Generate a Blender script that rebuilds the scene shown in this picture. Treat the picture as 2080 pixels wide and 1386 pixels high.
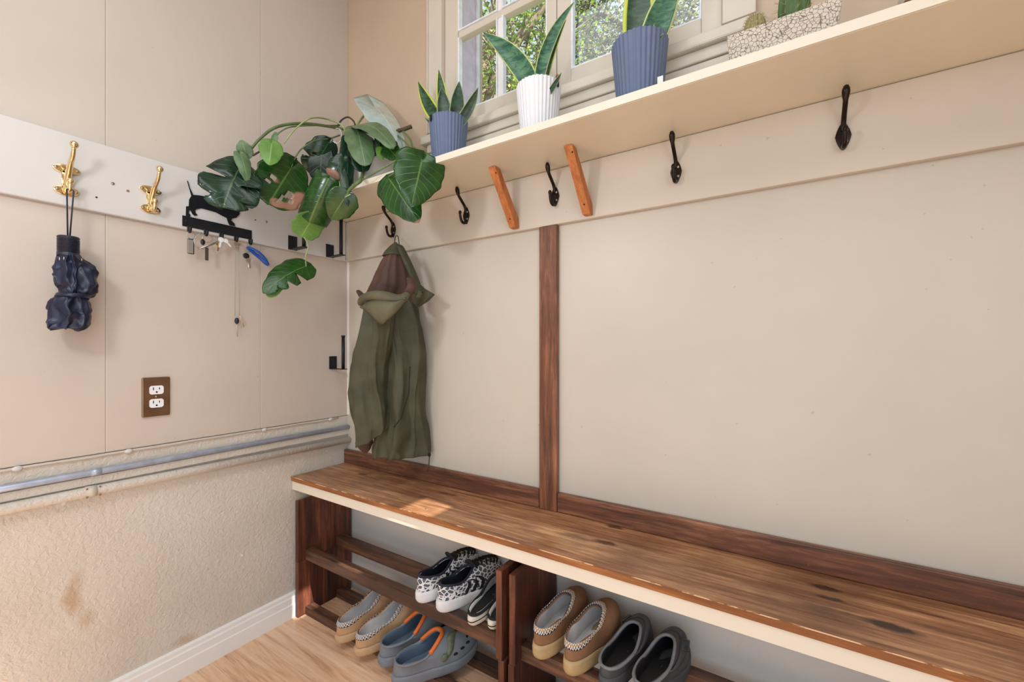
import bpy, bmesh, math, random
from mathutils import Vector, Matrix, noise as mnoise

random.seed(11)
for o in list(bpy.data.objects):
    bpy.data.objects.remove(o, do_unlink=True)
SC = bpy.context.scene
COL = SC.collection
PI = math.pi

# ------------------------------------------------------------------ camera
FPX, CX, HY = 858.0, 1040.0, 707.0
YAW = math.atan(550 / 858.0)
CF = Vector((-math.sin(YAW), math.cos(YAW), 0))
CR = Vector((math.cos(YAW), math.sin(YAW), 0))
CAM = Vector((1.543, -1.127, 1.0))
cd = bpy.data.cameras.new('camera')
cam = bpy.data.objects.new('camera', cd)
COL.objects.link(cam)
cam.location = CAM
cam.rotation_euler = (PI / 2, 0, YAW)
cd.sensor_width = 36
cd.lens = FPX / 2080 * 36
cd.shift_y = 14.0 / 2080
cd.clip_start = 0.02
SC.camera = cam

# ------------------------------------------------------------------ sky, sun, lamp, fill lights, exposure
w = bpy.data.worlds.new('sky')
SC.world = w
w.use_nodes = True
bg = w.node_tree.nodes['Background']
bg.inputs[0].default_value = (0.72, 0.86, 1.0, 1)
bg.inputs[1].default_value = 1.25

sd = bpy.data.lights.new('sun', 'SUN')
sd.energy = 13.0
sd.angle = 0.008
sd.color = (1, 0.94, 0.86)
sun = bpy.data.objects.new('sun', sd)
COL.objects.link(sun)
sun.rotation_euler = Vector((-0.54, 0.08, -0.42)).to_track_quat('-Z', 'Y').to_euler()

def area(name, loc, target, sx, sy, power, color):
    d = bpy.data.lights.new(name, 'AREA')
    d.shape = 'RECTANGLE'
    d.size, d.size_y, d.energy, d.color = sx, sy, power, color
    o = bpy.data.objects.new(name, d)
    COL.objects.link(o)
    o.location = loc
    o.rotation_euler = (Vector(target) - Vector(loc)).to_track_quat('-Z', 'Y').to_euler()
    return o
# unseen soft fills added overhead, at the back and on the right, lamp standing to the left of the photographer
area('ceiling_fill', (1.25, -1.35, 2.55), (1.25, -1.2, 0), 1.3, 1.3, 18, (0.93, 0.98, 1))
area('back_fill', (1.35, -2.75, 1.2), (1.0, 0, 0.9), 1.5, 1.9, 8, (0.88, 0.95, 1))
area('side_fill', (2.415, -1.75, 1.02), (0, -1.2, 0.6), 0.9, 1.9, 15, (0.88, 0.95, 1))
area('lamp_light', (0.68, -1.34, 1.55), (0.45, -0.2, 1.1), 0.16, 0.16, 4.7, (0.95, 0.98, 1))

vs = SC.view_settings
vs.view_transform = 'Standard'
vs.look = 'None'
vs.gamma = 1.0
vs.use_curve_mapping = False
vs.exposure = -0.3

# ------------------------------------------------------------------ helpers: places
def ray(px, py):
    return CF + CR * ((px - CX) / FPX) + Vector((0, 0, 1)) * ((HY - py) / FPX)
def on_left(px, py, x=0.0):
    d = ray(px, py); return CAM + d * ((x - CAM.x) / d.x)
def on_win(px, py, y=0.0):
    d = ray(px, py); return CAM + d * ((y - CAM.y) / d.y)
def on_z(px, py, z):
    d = ray(px, py); return CAM + d * ((z - CAM.z) / d.z)
def V(*a): return Vector(a)

# ------------------------------------------------------------------ helpers: meshes
class MB:
    def __init__(s):
        s.v, s.f, s.uv, s.mi, s.at = [], [], {}, {}, None
    def box(s, x0, x1, y0, y1, z0, z1):
        n = len(s.v)
        s.v += [V(x0,y0,z0),V(x1,y0,z0),V(x1,y1,z0),V(x0,y1,z0),V(x0,y0,z1),V(x1,y0,z1),V(x1,y1,z1),V(x0,y1,z1)]
        for q in ((0,3,2,1),(4,5,6,7),(0,1,5,4),(1,2,6,5),(2,3,7,6),(3,0,4,7)):
            s.f.append([n+i for i in q])
        return s
    def tube(s, pts, rad, seg=8, cap=True, flat=None):
        pts = [Vector(p) for p in pts]
        if not isinstance(rad, (list, tuple)): rad = [rad]*len(pts)
        n0 = len(s.v); up = None
        for i, p in enumerate(pts):
            t = (pts[min(i+1, len(pts)-1)] - pts[max(i-1, 0)]).normalized()
            if up is None:
                up = V(0,0,1) if abs(t.z) < .9 else V(1,0,0)
            a = up - t*up.dot(t)
            if a.length < 1e-5: a = t.orthogonal()
            a.normalize(); b = t.cross(a); up = a
            for k in range(seg):
                th = 2*PI*k/seg
                fb = flat if flat else 1
                s.v.append(p + (a*math.cos(th)*fb + b*math.sin(th))*rad[i])
        for i in range(len(pts)-1):
            for k in range(seg):
                k2 = (k+1) % seg
                s.f.append([n0+i*seg+k, n0+i*seg+k2, n0+(i+1)*seg+k2, n0+(i+1)*seg+k])
        if cap:
            s.f.append([n0+k for k in range(seg)][::-1])
            e = n0+(len(pts)-1)*seg
            s.f.append([e+k for k in range(seg)])
        return s
    def ball(s, c, r, seg=12, rings=8, sc=(1,1,1)):
        c = Vector(c); n0 = len(s.v)
        s.v.append(c+V(0,0,-r*sc[2]))
        for j in range(1, rings):
            ph = -PI/2+PI*j/rings
            for k in range(seg):
                th = 2*PI*k/seg
                s.v.append(c+V(math.cos(ph)*math.cos(th)*r*sc[0], math.cos(ph)*math.sin(th)*r*sc[1], math.sin(ph)*r*sc[2]))
        s.v.append(c+V(0,0,r*sc[2])); e = len(s.v)-1
        for k in range(seg):
            k2 = (k+1) % seg
            s.f.append([n0, n0+1+k2, n0+1+k]); 
            b = n0+1+(rings-2)*seg
            s.f.append([b+k, b+k2, e])
            for j in range(rings-2):
                a = n0+1+j*seg
                s.f.append([a+k, a+k2, a+seg+k2, a+seg+k])
        return s
    def lathe(s, c, prof, seg=32, rip=None):
        c = Vector(c); n0 = len(s.v)
        for (r, z) in prof:
            for k in range(seg):
                th = 2*PI*k/seg
                rr = r*(rip(th, z) if rip else 1)
                s.v.append(c+V(rr*math.cos(th), rr*math.sin(th), z))
        for i in range(len(prof)-1):
            for k in range(seg):
                k2 = (k+1) % seg
                s.f.append([n0+i*seg+k, n0+i*seg+k2, n0+(i+1)*seg+k2, n0+(i+1)*seg+k])
        return s
    def prism(s, pts, d):
        """extrude a planar polygon (list of points) by vector d"""
        pts = [Vector(p) for p in pts]; d = Vector(d); n0 = len(s.v); n = len(pts)
        s.v += pts + [p+d for p in pts]
        s.f.append([n0+i for i in range(n)][::-1]); s.f.append([n0+n+i for i in range(n)])
        for i in range(n):
            j = (i+1) % n
            s.f.append([n0+i, n0+j, n0+n+j, n0+n+i])
        return s
    def grid(s, rows, closed=False, uv=True):
        n0 = len(s.v); R, Cn = len(rows), len(rows[0])
        for r in rows: s.v += [Vector(p) for p in r]
        for i in range(R-1):
            for k in range(Cn if closed else Cn-1):
                k2 = (k+1) % Cn
                fi = len(s.f)
                s.f.append([n0+i*Cn+k, n0+i*Cn+k2, n0+(i+1)*Cn+k2, n0+(i+1)*Cn+k])
                if uv:
                    a, b = k/(Cn if closed else Cn-1), (k+1)/(Cn if closed else Cn-1)
                    c, d = i/(R-1), (i+1)/(R-1)
                    s.uv[fi] = [(a,c),(b,c),(b,d),(a,d)]
        return s
    def build(s, name, m, parent=None, smooth=False, bevel=0, solid=0, mats=None, recalc=True, subd=0, local=False):
        me = bpy.data.meshes.new(name)
        off = V(0,0,0)
        if parent is not None and not local:
            off = root_of(parent)
        me.from_pydata([tuple(p-off) for p in s.v], [], s.f)
        if s.uv:
            ul = me.uv_layers.new(name='UVMap')
            for p in me.polygons:
                q = s.uv.get(p.index)
                if q:
                    for li, c in zip(p.loop_indices, q): ul.data[li].uv = c
        if s.at:
            a = me.attributes.new('dead', 'FLOAT', 'POINT')
            for i, x in enumerate(s.at): a.data[i].value = x
        if recalc:
            bm = bmesh.new(); bm.from_mesh(me)
            bmesh.ops.recalc_face_normals(bm, faces=bm.faces)
            bm.to_mesh(me); bm.free()
        me.materials.append(m)
        for x in (mats or []): me.materials.append(x)
        if smooth:
            me.polygons.foreach_set('use_smooth', [True]*len(me.polygons))
        me.update()
        o = bpy.data.objects.new(name, me)
        COL.objects.link(o)
        if parent is not None: o.parent = parent
        if bevel:
            b = o.modifiers.new('bevel', 'BEVEL'); b.width = bevel; b.segments = 2; b.limit_method = 'ANGLE'
        if subd:
            b = o.modifiers.new('subd', 'SUBSURF'); b.levels = subd; b.render_levels = subd
        if solid:
            b = o.modifiers.new('solid', 'SOLIDIFY'); b.thickness = solid; b.offset = -1
            if mats: b.material_offset = 1
        return o

def root_of(o):
    p = V(0,0,0)
    while o is not None:
        p = p + o.location; o = o.parent
    return p
def tag(o, label=None, cat=None, group=None, kind=None):
    if label: o['label'] = label
    if cat: o['category'] = cat
    if group: o['group'] = group
    if kind: o['kind'] = kind
    return o
def thing(name, label, cat, loc=(0,0,0), group=None):
    o = bpy.data.objects.new(name, None); COL.objects.link(o)
    o.location = loc; o.empty_display_size = .05
    return tag(o, label, cat, group)
def copy_tree(o, parent=None):
    c = o.copy(); COL.objects.link(c); c.parent = parent
    for ch in list(o.children): copy_tree(ch, c)
    return c
def bez(p0, p1, p2, n=12):
    p0, p1, p2 = Vector(p0), Vector(p1), Vector(p2)
    return [p0*(1-t)**2 + p1*2*t*(1-t) + p2*t*t for t in [i/(n-1) for i in range(n)]]
def smooth_line(pts, k=5):
    pts = [Vector(p) for p in pts]; out = []
    for i in range(len(pts)-1):
        a, b, c, d = pts[max(i-1,0)], pts[i], pts[i+1], pts[min(i+2,len(pts)-1)]
        for j in range(k):
            t = j/k
            out.append(0.5*((2*b)+(c-a)*t+(2*a-5*b+4*c-d)*t*t+(3*b-a-3*c+d)*t**3))
    out.append(pts[-1]); return out
def sstep(a, b, x):
    t = max(0, min(1, (x-a)/(b-a))); return t*t*(3-2*t)

# ------------------------------------------------------------------ helpers: materials
def srgb(r, g, b):
    f = lambda c: (c/255/12.92) if c/255 <= .04045 else ((c/255+.055)/1.055)**2.4
    return (f(r), f(g), f(b), 1)
class NT:
    def __init__(s, name):
        s.m = bpy.data.materials.new(name); s.m.use_nodes = True
        s.t = s.m.node_tree; s.b = s.t.nodes['Principled BSDF']
    def n(s, typ, **kw):
        x = s.t.nodes.new(typ)
        for k, v in kw.items(): setattr(x, k, v)
        return x
    def l(s, a, b): s.t.links.new(a, b)
    def coords(s, scale=(1,1,1), kind='Object', rot=(0,0,0)):
        tc = s.n('ShaderNodeTexCoord'); mp = s.n('ShaderNodeMapping')
        s.l(tc.outputs[kind], mp.inputs[0]); mp.inputs['Scale'].default_value = scale
        mp.inputs['Rotation'].default_value = rot
        return mp.outputs[0]
    def noise(s, vec, scale, detail=4, rough=.55, dist=0):
        x = s.n('ShaderNodeTexNoise'); s.l(vec, x.inputs['Vector'])
        x.inputs['Scale'].default_value = scale; x.inputs['Detail'].default_value = detail
        x.inputs['Roughness'].default_value = rough; x.inputs['Distortion'].default_value = dist
        return x.outputs['Fac']
    def ramp(s, fac, stops):
        x = s.n('ShaderNodeValToRGB'); s.l(fac, x.inputs[0])
        e = x.color_ramp.elements
        while len(e) < len(stops): e.new(.5)
        for q, (p, c) in zip(e, stops): q.position = p; q.color = c
        return x.outputs[0]
    def mix(s, fac, a, b, mode='MIX'):
        x = s.n('ShaderNodeMix', data_type='RGBA', blend_type=mode)
        for i, v in ((0, fac), (6, a), (7, b)):
            if hasattr(v, 'links'): s.l(v, x.inputs[i])
            else: x.inputs[i].default_value = v
        return x.outputs[2]
    def math(s, op, a, b=0.0, c=None):
        x = s.n('ShaderNodeMath', operation=op)
        for i, v in enumerate((a, b, c)):
            if v is None: continue
            if hasattr(v, 'links'): s.l(v, x.inputs[i])
            else: x.inputs[i].default_value = v
        return x.outputs[0]
    def bump(s, h, strength=.3, dist=.002):
        x = s.n('ShaderNodeBump'); s.l(h, x.inputs['Height'])
        x.inputs['Strength'].default_value = strength; x.inputs['Distance'].default_value = dist
        s.l(x.outputs[0], s.b.inputs['Normal'])
    def out(s, col=None, rough=.5, metal=0, spec=None, coat=0):
        if col is not None:
            if hasattr(col, 'links'): s.l(col, s.b.inputs['Base Color'])
            else: s.b.inputs['Base Color'].default_value = col
        if hasattr(rough, 'links'): s.l(rough, s.b.inputs['Roughness'])
        else: s.b.inputs['Roughness'].default_value = rough
        s.b.inputs['Metallic'].default_value = metal
        if spec is not None: s.b.inputs['Specular IOR Level'].default_value = spec
        if coat: s.b.inputs['Coat Weight'].default_value = coat
        return s.m
def plain(name, col, rough=.5, metal=0, var=.06, scale=30, bump=0, spec=None):
    t = NT(name); v = t.coords()
    f = t.noise(v, scale, 3)
    dark = tuple(c*(1-var*2) for c in col[:3])+(1,)
    lite = tuple(min(1, c*(1+var*2)) for c in col[:3])+(1,)
    c = t.ramp(f, [(.3, dark), (.7, lite)])
    if bump: t.bump(t.noise(v, scale*8, 4), bump, .001)
    return t.out(c, rough, metal, spec)
def paint(name, col, rough=.45, blotch=.05, stain=None, bump=.12):
    """old brushed wall paint: faint blotches, small specks, orange-peel relief"""
    t = NT(name); v = t.coords()
    f1 = t.noise(v, 2.2, 4); f2 = t.noise(v, 260, 2)
    a = tuple(c*(1-blotch) for c in col[:3])+(1,); b = tuple(min(1, c*(1+blotch)) for c in col[:3])+(1,)
    c = t.ramp(f1, [(.35, a), (.65, b)])
    sp = t.noise(v, 75, 1)
    k = t.ramp(sp, [(.80, (0,0,0,1)), (.815, (1,1,1,1))])
    c = t.mix(t.math('MULTIPLY', k, .45), c, tuple(x*.55 for x in col[:3])+(1,))
    t.bump(f2, bump, .0008)
    return t.out(c, rough)
def wood(name, dark, mid, lite, axis='X', scale=1.0, rough=.45, worn=0.0, ring=.35, spec=None, gain=1.25):
    t = NT(name)
    dark, mid, lite = [tuple(min(.95, q*gain) for q in c[:3])+(1,) for c in (dark, mid, lite)]
    st = {'X': (1.1, 14, 14), 'Y': (14, 1.1, 14), 'Z': (14, 14, 1.1)}[axis]
    v = t.coords(tuple(s*scale for s in st)); vb = t.coords()
    oi = t.n('ShaderNodeObjectInfo')
    sh = t.n('ShaderNodeVectorMath', operation='ADD')
    t.l(v, sh.inputs[0])
    mr = t.math('MULTIPLY', oi.outputs['Random'], 37.0)
    cx = t.n('ShaderNodeCombineXYZ')
    for i in range(3): t.l(mr, cx.inputs[i])
    t.l(cx.outputs[0], sh.inputs[1]); vv = sh.outputs[0]
    g = t.noise(vv, 1.6, 6, .6, 1.2)
    fine = t.noise(vv, 9, 5, .7)
    blot = t.noise(vb, 5, 4)
    f = t.math('ADD', t.math('MULTIPLY', g, .62), t.math('MULTIPLY', fine, .38))
    c = t.ramp(f, [(.34, dark), (.5, mid), (.66, lite)])
    c = t.mix(t.math('MULTIPLY', t.ramp(blot, [(.42, (0,0,0,1)), (.72, (1,1,1,1))]), ring), c, dark)
    if worn:
        wn = t.noise(vb, 60, 5, .75)
        c = t.mix(t.math('MULTIPLY', t.ramp(wn, [(.66, (0,0,0,1)), (.72, (1,1,1,1))]), worn), c, srgb(196,150,118))
    t.bump(f, .25, .0012)
    return t.out(c, rough, spec=spec)

M = {}
M['wall_tan'] = paint('wall_tan_paint', srgb(203,180,156), .5, .05)
M['wall_pink'] = paint('wall_panel_paint', srgb(202,190,179), .5, .045)
M['panel_cream'] = paint('panel_cream_paint', srgb(201,194,182), .38, .035)
M['board_white'] = paint('board_white_paint', srgb(207,205,203), .36, .03)
M['board_beige'] = paint('board_beige_paint', srgb(206,197,184), .38, .04)
M['shelf_paint'] = paint('shelf_paint', srgb(222,214,194), .42, .06)
M['trim_paint'] = paint('window_trim_paint', srgb(215,205,190), .42, .05)
M['edge_cream'] = paint('cream_edge_paint', srgb(228,220,204), .4, .03)
M['base_white'] = paint('baseboard_white_paint', srgb(240,238,236), .35, .02)
M['white_grey'] = paint('lower_wall_paint', srgb(206,206,204), .4, .07)
M['lavender'] = plain('lavender_paint', srgb(224,204,226), .5, 0, .06)
M['storm_white'] = plain('storm_frame_white', srgb(235,238,246), .4)
M['brass'] = plain('polished_brass', srgb(236,212,164), .14, 1, .05)
M['black_metal'] = plain('black_powder_metal', srgb(28,30,36), .42, .3, .1)
M['bronze'] = plain('dark_bronze_metal', srgb(44,36,32), .28, .75, .1)
M['steel'] = plain('steel', srgb(198,196,190), .28, 1, .05)
M['conduit'] = plain('galvanised_conduit', srgb(176,186,206), .38, .35, .08)
M['navy_plastic'] = plain('navy_plastic', srgb(28,32,48), .4)
M['black_plastic'] = plain('black_plastic', srgb(24,24,26), .42)
M['grey_plastic'] = plain('grey_plastic', srgb(138,132,124), .45)
M['blue_plastic'] = plain('blue_plastic', srgb(18,78,170), .35)
M['outlet_white'] = plain('outlet_white', srgb(236,240,246), .35, 0, .01)
M['outlet_bronze'] = plain('outlet_bronze', srgb(134,104,80), .3, .75, .07)
M['dark_hole'] = plain('dark_hole', srgb(22,18,16), .8)
M['leaf_brown'] = plain('dry_leaf_brown', srgb(150,104,84), .8)
M['pot_blue'] = plain('slate_blue_pot', srgb(98,112,142), .5, 0, .03)
M['pot_white'] = plain('white_pot', srgb(232,232,238), .5, 0, .015)
M['soil'] = plain('potting_soil', srgb(52,38,28), .95, 0, .2, 80, .6)
M['pot_ceramic'] = plain('pale_ceramic', srgb(228,226,222), .45, 0, .05, 12)
M['terracotta'] = plain('terracotta', srgb(158,96,64), .75, 0, .08)
M['stem'] = plain('leaf_stem_green', srgb(92,112,66), .45, 0, .12)
M['stem_pale'] = plain('pale_stem', srgb(152,168,116), .45, 0, .1)
M['bark_stem'] = plain('woody_stem', srgb(70,56,40), .7, 0, .2)
M['tape'] = plain('sticker_white', srgb(226,226,222), .6)
M['screw'] = plain('screw_head', srgb(168,160,150), .35, .8)

# stained bench plank with knots and worn spots
def bench_mat():
    t = NT('stained_bench_pine'); v = t.coords((1.0, 15, 15)); vb = t.coords()
    g = t.noise(v, 1.5, 6, .6, 1.4); fine = t.noise(v, 10, 5, .7); blot = t.noise(vb, 3.6, 4)
    f = t.math('ADD', t.math('MULTIPLY', g, .55), t.math('MULTIPLY', fine, .45))
    c = t.ramp(f, [(.34, srgb(94,60,40)), (.49, srgb(172,122,86)), (.64, srgb(222,176,132))])
    c = t.mix(t.math('MULTIPLY', t.ramp(blot, [(.45, (0,0,0,1)), (.68, (1,1,1,1))]), .6), c, srgb(84,52,30))
    sx = t.n('ShaderNodeSeparateXYZ'); t.l(vb, sx.inputs[0])
    wob = t.math('MULTIPLY', t.math('SUBTRACT', t.noise(vb, 40, 3), .5), .018)
    for (kx, ky, rx, ry, s) in ((1.175,-.130,.036,.014,.85),(.62,-.075,.05,.012,.65),(1.165,-.028,.035,.012,.8),
                                (1.615,-.080,.032,.012,.9),(1.70,-.165,.05,.018,.95),(.20,-.085,.03,.012,.7),(1.62,-.12,.03,.009,.8),
                                (1.62,-.17,.07,.02,.45),(1.10,-.14,.07,.014,.4)):
        dx = t.math('DIVIDE', t.math('SUBTRACT', t.math('ADD', sx.outputs[0], wob), kx-1.2), rx)
        dy = t.math('DIVIDE', t.math('SUBTRACT', t.math('ADD', sx.outputs[1], wob), ky), ry)
        d = t.math('SQRT', t.math('ADD', t.math('MULTIPLY', dx, dx), t.math('MULTIPLY', dy, dy)))
        k = t.ramp(d, [(.5, (1,1,1,1)), (1.0, (0,0,0,1))])
        c = t.mix(t.math('MULTIPLY', k, s), c, srgb(50,31,24))
    wn = t.noise(vb, 90, 5, .75)
    c = t.mix(t.math('MULTIPLY', t.ramp(wn, [(.70, (0,0,0,1)), (.73, (1,1,1,1))]), .5), c, srgb(206,160,120))
    t.bump(f, .2, .001)
    return t.out(c, .36)
M['bench'] = bench_mat()
M['edge_wood'] = wood('bench_edge_wood', srgb(88,48,24), srgb(134,82,42), srgb(176,118,66), 'X', 1, .5, .4)
M['splash'] = wood('dark_stained_trim_wood', srgb(52,31,24), srgb(104,66,48), srgb(156,106,78), 'X', 1.2, .42, .15)
M['post'] = wood('dark_stained_post_wood', srgb(54,32,24), srgb(106,66,46), srgb(152,102,74), 'Z', 1.2, .42, .15)
M['rack_panel'] = wood('rack_panel_wood', srgb(36,20,16), srgb(92,50,36), srgb(146,86,60), 'Z', .9, .42, .25, .5, gain=.95)
M['rack_bar'] = wood('rack_bar_wood', srgb(38,26,22), srgb(88,60,46), srgb(142,98,72), 'X', 1, .46, .35, .5, gain=1.0)
M['bracket'] = wood('orange_bracket_wood', srgb(124,68,30), srgb(168,100,50), srgb(196,130,72), 'Z', 1.2, .5, 0, .2)
M['laminate'] = wood('oak_laminate', srgb(160,116,86), srgb(212,174,142), srgb(230,200,172), 'X', .8, .33, 0, .12)

def plaster_mat():
    t = NT('rough_plaster_paint'); v = t.coords()
    f = t.noise(v, 85, 3, .55, .6); f0 = t.noise(v, 3, 4)
    c = t.ramp(f0, [(.35, srgb(202,193,181)), (.65, srgb(215,207,197))])
    sx = t.n('ShaderNodeSeparateXYZ'); t.l(v, sx.inputs[0])
    wob = t.math('MULTIPLY', t.math('SUBTRACT', t.noise(v, 9, 4), .5), .05)
    for (ky, kz, ry, rz, s) in ((-.815,.36,.022,.07,.6),(-.80,.28,.02,.035,.4),(-.58,.1,.05,.02,.45)):
        dy = t.math('DIVIDE', t.math('SUBTRACT', t.math('ADD', sx.outputs[1], wob), ky), ry)
        dz = t.math('DIVIDE', t.math('SUBTRACT', t.math('ADD', sx.outputs[2], wob), kz), rz)
        d = t.math('SQRT', t.math('ADD', t.math('MULTIPLY', dy, dy), t.math('MULTIPLY', dz, dz)))
        k = t.ramp(d, [(.3, (1,1,1,1)), (1.15, (0,0,0,1))])
        c = t.mix(t.math('MULTIPLY', k, s), c, srgb(176,136,88))
    for (ky, kz, r) in ((-.42,.30,.016),(-.10,.585,.016),(-.06,.56,.012),(-.20,.53,.008)):
        dy = t.math('SUBTRACT', t.math('ADD', sx.outputs[1], wob), ky); dz = t.math('SUBTRACT', t.math('ADD', sx.outputs[2], t.math('MULTIPLY', wob, -.8)), kz)
        d = t.math('SQRT', t.math('ADD', t.math('MULTIPLY', dy, dy), t.math('MULTIPLY', dz, dz)))
        k = t.ramp(t.math('DIVIDE', t.math('ADD', d, t.math('MULTIPLY', t.noise(v, 130, 3), .016)), r), [(.72, (1,1,1,1)), (.8, (0,0,0,1))])
        c = t.mix(t.math('MULTIPLY', k, .9), c, srgb(238,236,236))
    t.bump(f, .55, .006)
    return t.out(c, .42)
M['plaster'] = plaster_mat()

def leaf_mat(name, dark, lite, rib, rough=.3, under=None):
    t = NT(name)
    tc = t.n('ShaderNodeTexCoord'); sx = t.n('ShaderNodeSeparateXYZ'); t.l(tc.outputs['UV'], sx.inputs[0])
    v = t.math('ABSOLUTE', t.math('SUBTRACT', sx.outputs[0], .5))
    f = t.noise(t.coords(), 26, 3)
    c = t.ramp(f, [(.3, dark), (.72, lite)])
    ribk = t.ramp(v, [(.008, (1,1,1,1)), (.022, (0,0,0,1))])
    vein = t.math('PINGPONG', t.math('SUBTRACT', sx.outputs[1], t.math('MULTIPLY', v, .55)), .065)
    vk = t.ramp(vein, [(.0, (1,1,1,1)), (.006, (0,0,0,1))])
    c = t.mix(t.math('MULTIPLY', ribk, .75), c, rib)
    c = t.mix(t.math('MULTIPLY', vk, .3), c, rib)
    at = t.n('ShaderNodeAttribute', attribute_name='dead')
    c = t.mix(at.outputs['Fac'], c, srgb(156,114,94))
    t.bump(vk, .3, .001)
    if under is not None:
        g = t.n('ShaderNodeNewGeometry'); c = t.mix(g.outputs['Backfacing'], c, under)
    t.b.inputs['Subsurface Weight'].default_value = 0
    return t.out(c, rough)
M['leaf_dark'] = leaf_mat('monstera_leaf_dark', srgb(16,38,28), srgb(30,62,42), srgb(80,112,74), .2)
M['leaf_green'] = leaf_mat('monstera_leaf_green', srgb(20,56,18), srgb(38,82,28), srgb(98,130,64), .22)
M['leaf_olive'] = leaf_mat('monstera_leaf_olive', srgb(70,98,64), srgb(98,126,86), srgb(140,160,116), .32)
M['leaf_light'] = leaf_mat('monstera_leaf_light', srgb(78,124,52), srgb(108,150,70), srgb(150,182,104), .34)
M['leaf_painted_sheen'] = leaf_mat('monstera_leaf_painted_sheen', srgb(150,178,172), srgb(186,206,202), srgb(206,220,212), .2)  # whitened base colour paints the window's sheen onto a green leaf
M['leaf_painted_sheen'].node_tree.nodes['Principled BSDF'].inputs['Coat Weight'].default_value = 1.0
M['leaf_painted_sheen'].node_tree.nodes['Principled BSDF'].inputs['Coat IOR'].default_value = 2.0
M['leaf_painted_sheen'].node_tree.nodes['Principled BSDF'].inputs['Coat Roughness'].default_value = .2

def snake_mat(name, g1, g2, margin, mw):
    t = NT(name)
    tc = t.n('ShaderNodeTexCoord'); sx = t.n('ShaderNodeSeparateXYZ'); t.l(tc.outputs['UV'], sx.inputs[0])
    v = t.math('ABSOLUTE', t.math('SUBTRACT', sx.outputs[0], .5))
    nz = t.noise(t.coords((22, 22, 60)), 1.4, 4, .6, .8)
    c = t.ramp(nz, [(.4, g1), (.62, g2)])
    k = t.ramp(v, [(.5-mw-.02, (0,0,0,1)), (.5-mw, (1,1,1,1))])
    c = t.mix(k, c, margin)
    return t.out(c, .34)
M['snake_yellow'] = snake_mat('snake_leaf_yellow_edge', srgb(24,54,34), srgb(54,92,56), srgb(192,204,72), .15)
M['snake_dark'] = snake_mat('snake_leaf_dark', srgb(20,46,34), srgb(48,84,56), srgb(168,182,116), .03)
M['snake_mid'] = snake_mat('snake_leaf_banded', srgb(34,84,66), srgb(88,134,100), srgb(196,206,130), .05)

# ------------------------------------------------------------------ the setting
RX, RY, RZ = 2.4, -2.9, 2.6
def struct(name, mb, m, parent=None, **k):
    o = mb.build(name, m, parent, **k)
    if parent is None: o['kind'] = 'structure'
    return o

fl = struct('floor', MB().box(-.1, RX+.1, RY-.1, .1, -.12, -.006), M['dark_hole'])
row = 0; y = 0.0
rng = random.Random(3)
while y > RY:
    y1 = max(y-.128, RY); x = 0 - rng.uniform(0, .9) if row != 1 else -.35
    if row == 2: x = -.55
    while x < RX:
        xa, xb = max(x, 0), min(x+1.21, RX)
        if xb-xa > .02:
            o = MB().box(0, xb-xa, 0, y-y1-.0006, -.006, 0).build('plank', M['laminate'], fl, local=True)
            o.location = (xa+.0003, y1, 0)
        x += 1.2112
    y = y1; row += 1

# left wall: plaster below, grooved sheet panels above
wl = struct('wall_left', MB().box(-.12, -.012, RY, .2, 0, RZ), M['wall_tan'])
MB().box(-.012, 0, RY, 0, 0, .715).build('plaster_dado', M['plaster'], wl)
ys = [0, -.355, -.758, -1.163, -1.568, -1.973, -2.378, RY]
for a, b in zip(ys[:-1], ys[1:]):
    MB().box(-.012, 0, b+.0001, a-.0001, .7165, RZ).build('panel', M['wall_pink'], wl, bevel=.0016)
# window wall with an opening
WX0, WX1, WZ0, WZ1 = .555, 1.44, 1.735, 2.5
ww = struct('wall_window', MB().box(-.12, WX0, .0, .2, 0, RZ).box(WX1, RX+.1, .0, .2, 0, RZ).box(WX0, WX1, .0, .2, 0, WZ0).box(WX0, WX1, .0, .2, WZ1, RZ), M['wall_tan'])
MB().box(0.0005, .9595, -.004, 0, .52, 1.37).build('panel', M['panel_cream'], ww)
MB().box(.9605, RX, -.004, 0, .52, 1.37).build('panel', M['panel_cream'], ww)
MB().box(0.0005, .013, -.0062, -.004, .72, 1.36).build('caulk_strip', M['base_white'], ww)
MB().box(0.0005, RX, -.004, 0, 0, .5195).build('lower_panel', M['white_grey'], ww)
# walls behind the photographer: openings added for the fills, high slit cut to shape the sun beam
wb = struct('wall_back', MB().box(-.12, .6, RY-.12, RY, 0, RZ).box(2.1, RX+.1, RY-.12, RY, 0, RZ).box(.6, 2.1, RY-.12, RY, 2.15, RZ), M['wall_tan'])
ty0, ty1, tz0, tz1 = -.60, -.405, 1.842, 1.955
wr = struct('wall_right', MB().box(RX, RX+.03, RY, -2.25, 0, RZ).box(RX, RX+.03, -2.25, -1.25, 2.05, RZ).box(RX, RX+.03, -1.25, ty0, 0, RZ).box(RX, RX+.03, ty1, 0, 0, RZ).box(RX, RX+.03, ty0, ty1, 0, tz0).box(RX, RX+.03, ty0, ty1, tz1, RZ), M['wall_tan'])
ce = struct('ceiling', MB().box(-.12, RX+.1, RY-.12, .2, RZ, RZ+.1), M['board_white'])
gr = struct('ground', MB().box(-30, 30, .35, 40, -.5, -.4), plain('lawn', srgb(92,120,60), .9))

# baseboard
bb = MB()
prof = [(0,0),(.016,0),(.016,.048),(.0125,.051),(.0125,.072),(.009,.076),(.009,.086),(.004,.091),(0,.091)]
bb.prism([V(a+.0, 0, b) for a, b in prof], V(0, RY, 0))
struct('baseboard_left', bb, M['base_white'])

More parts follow.
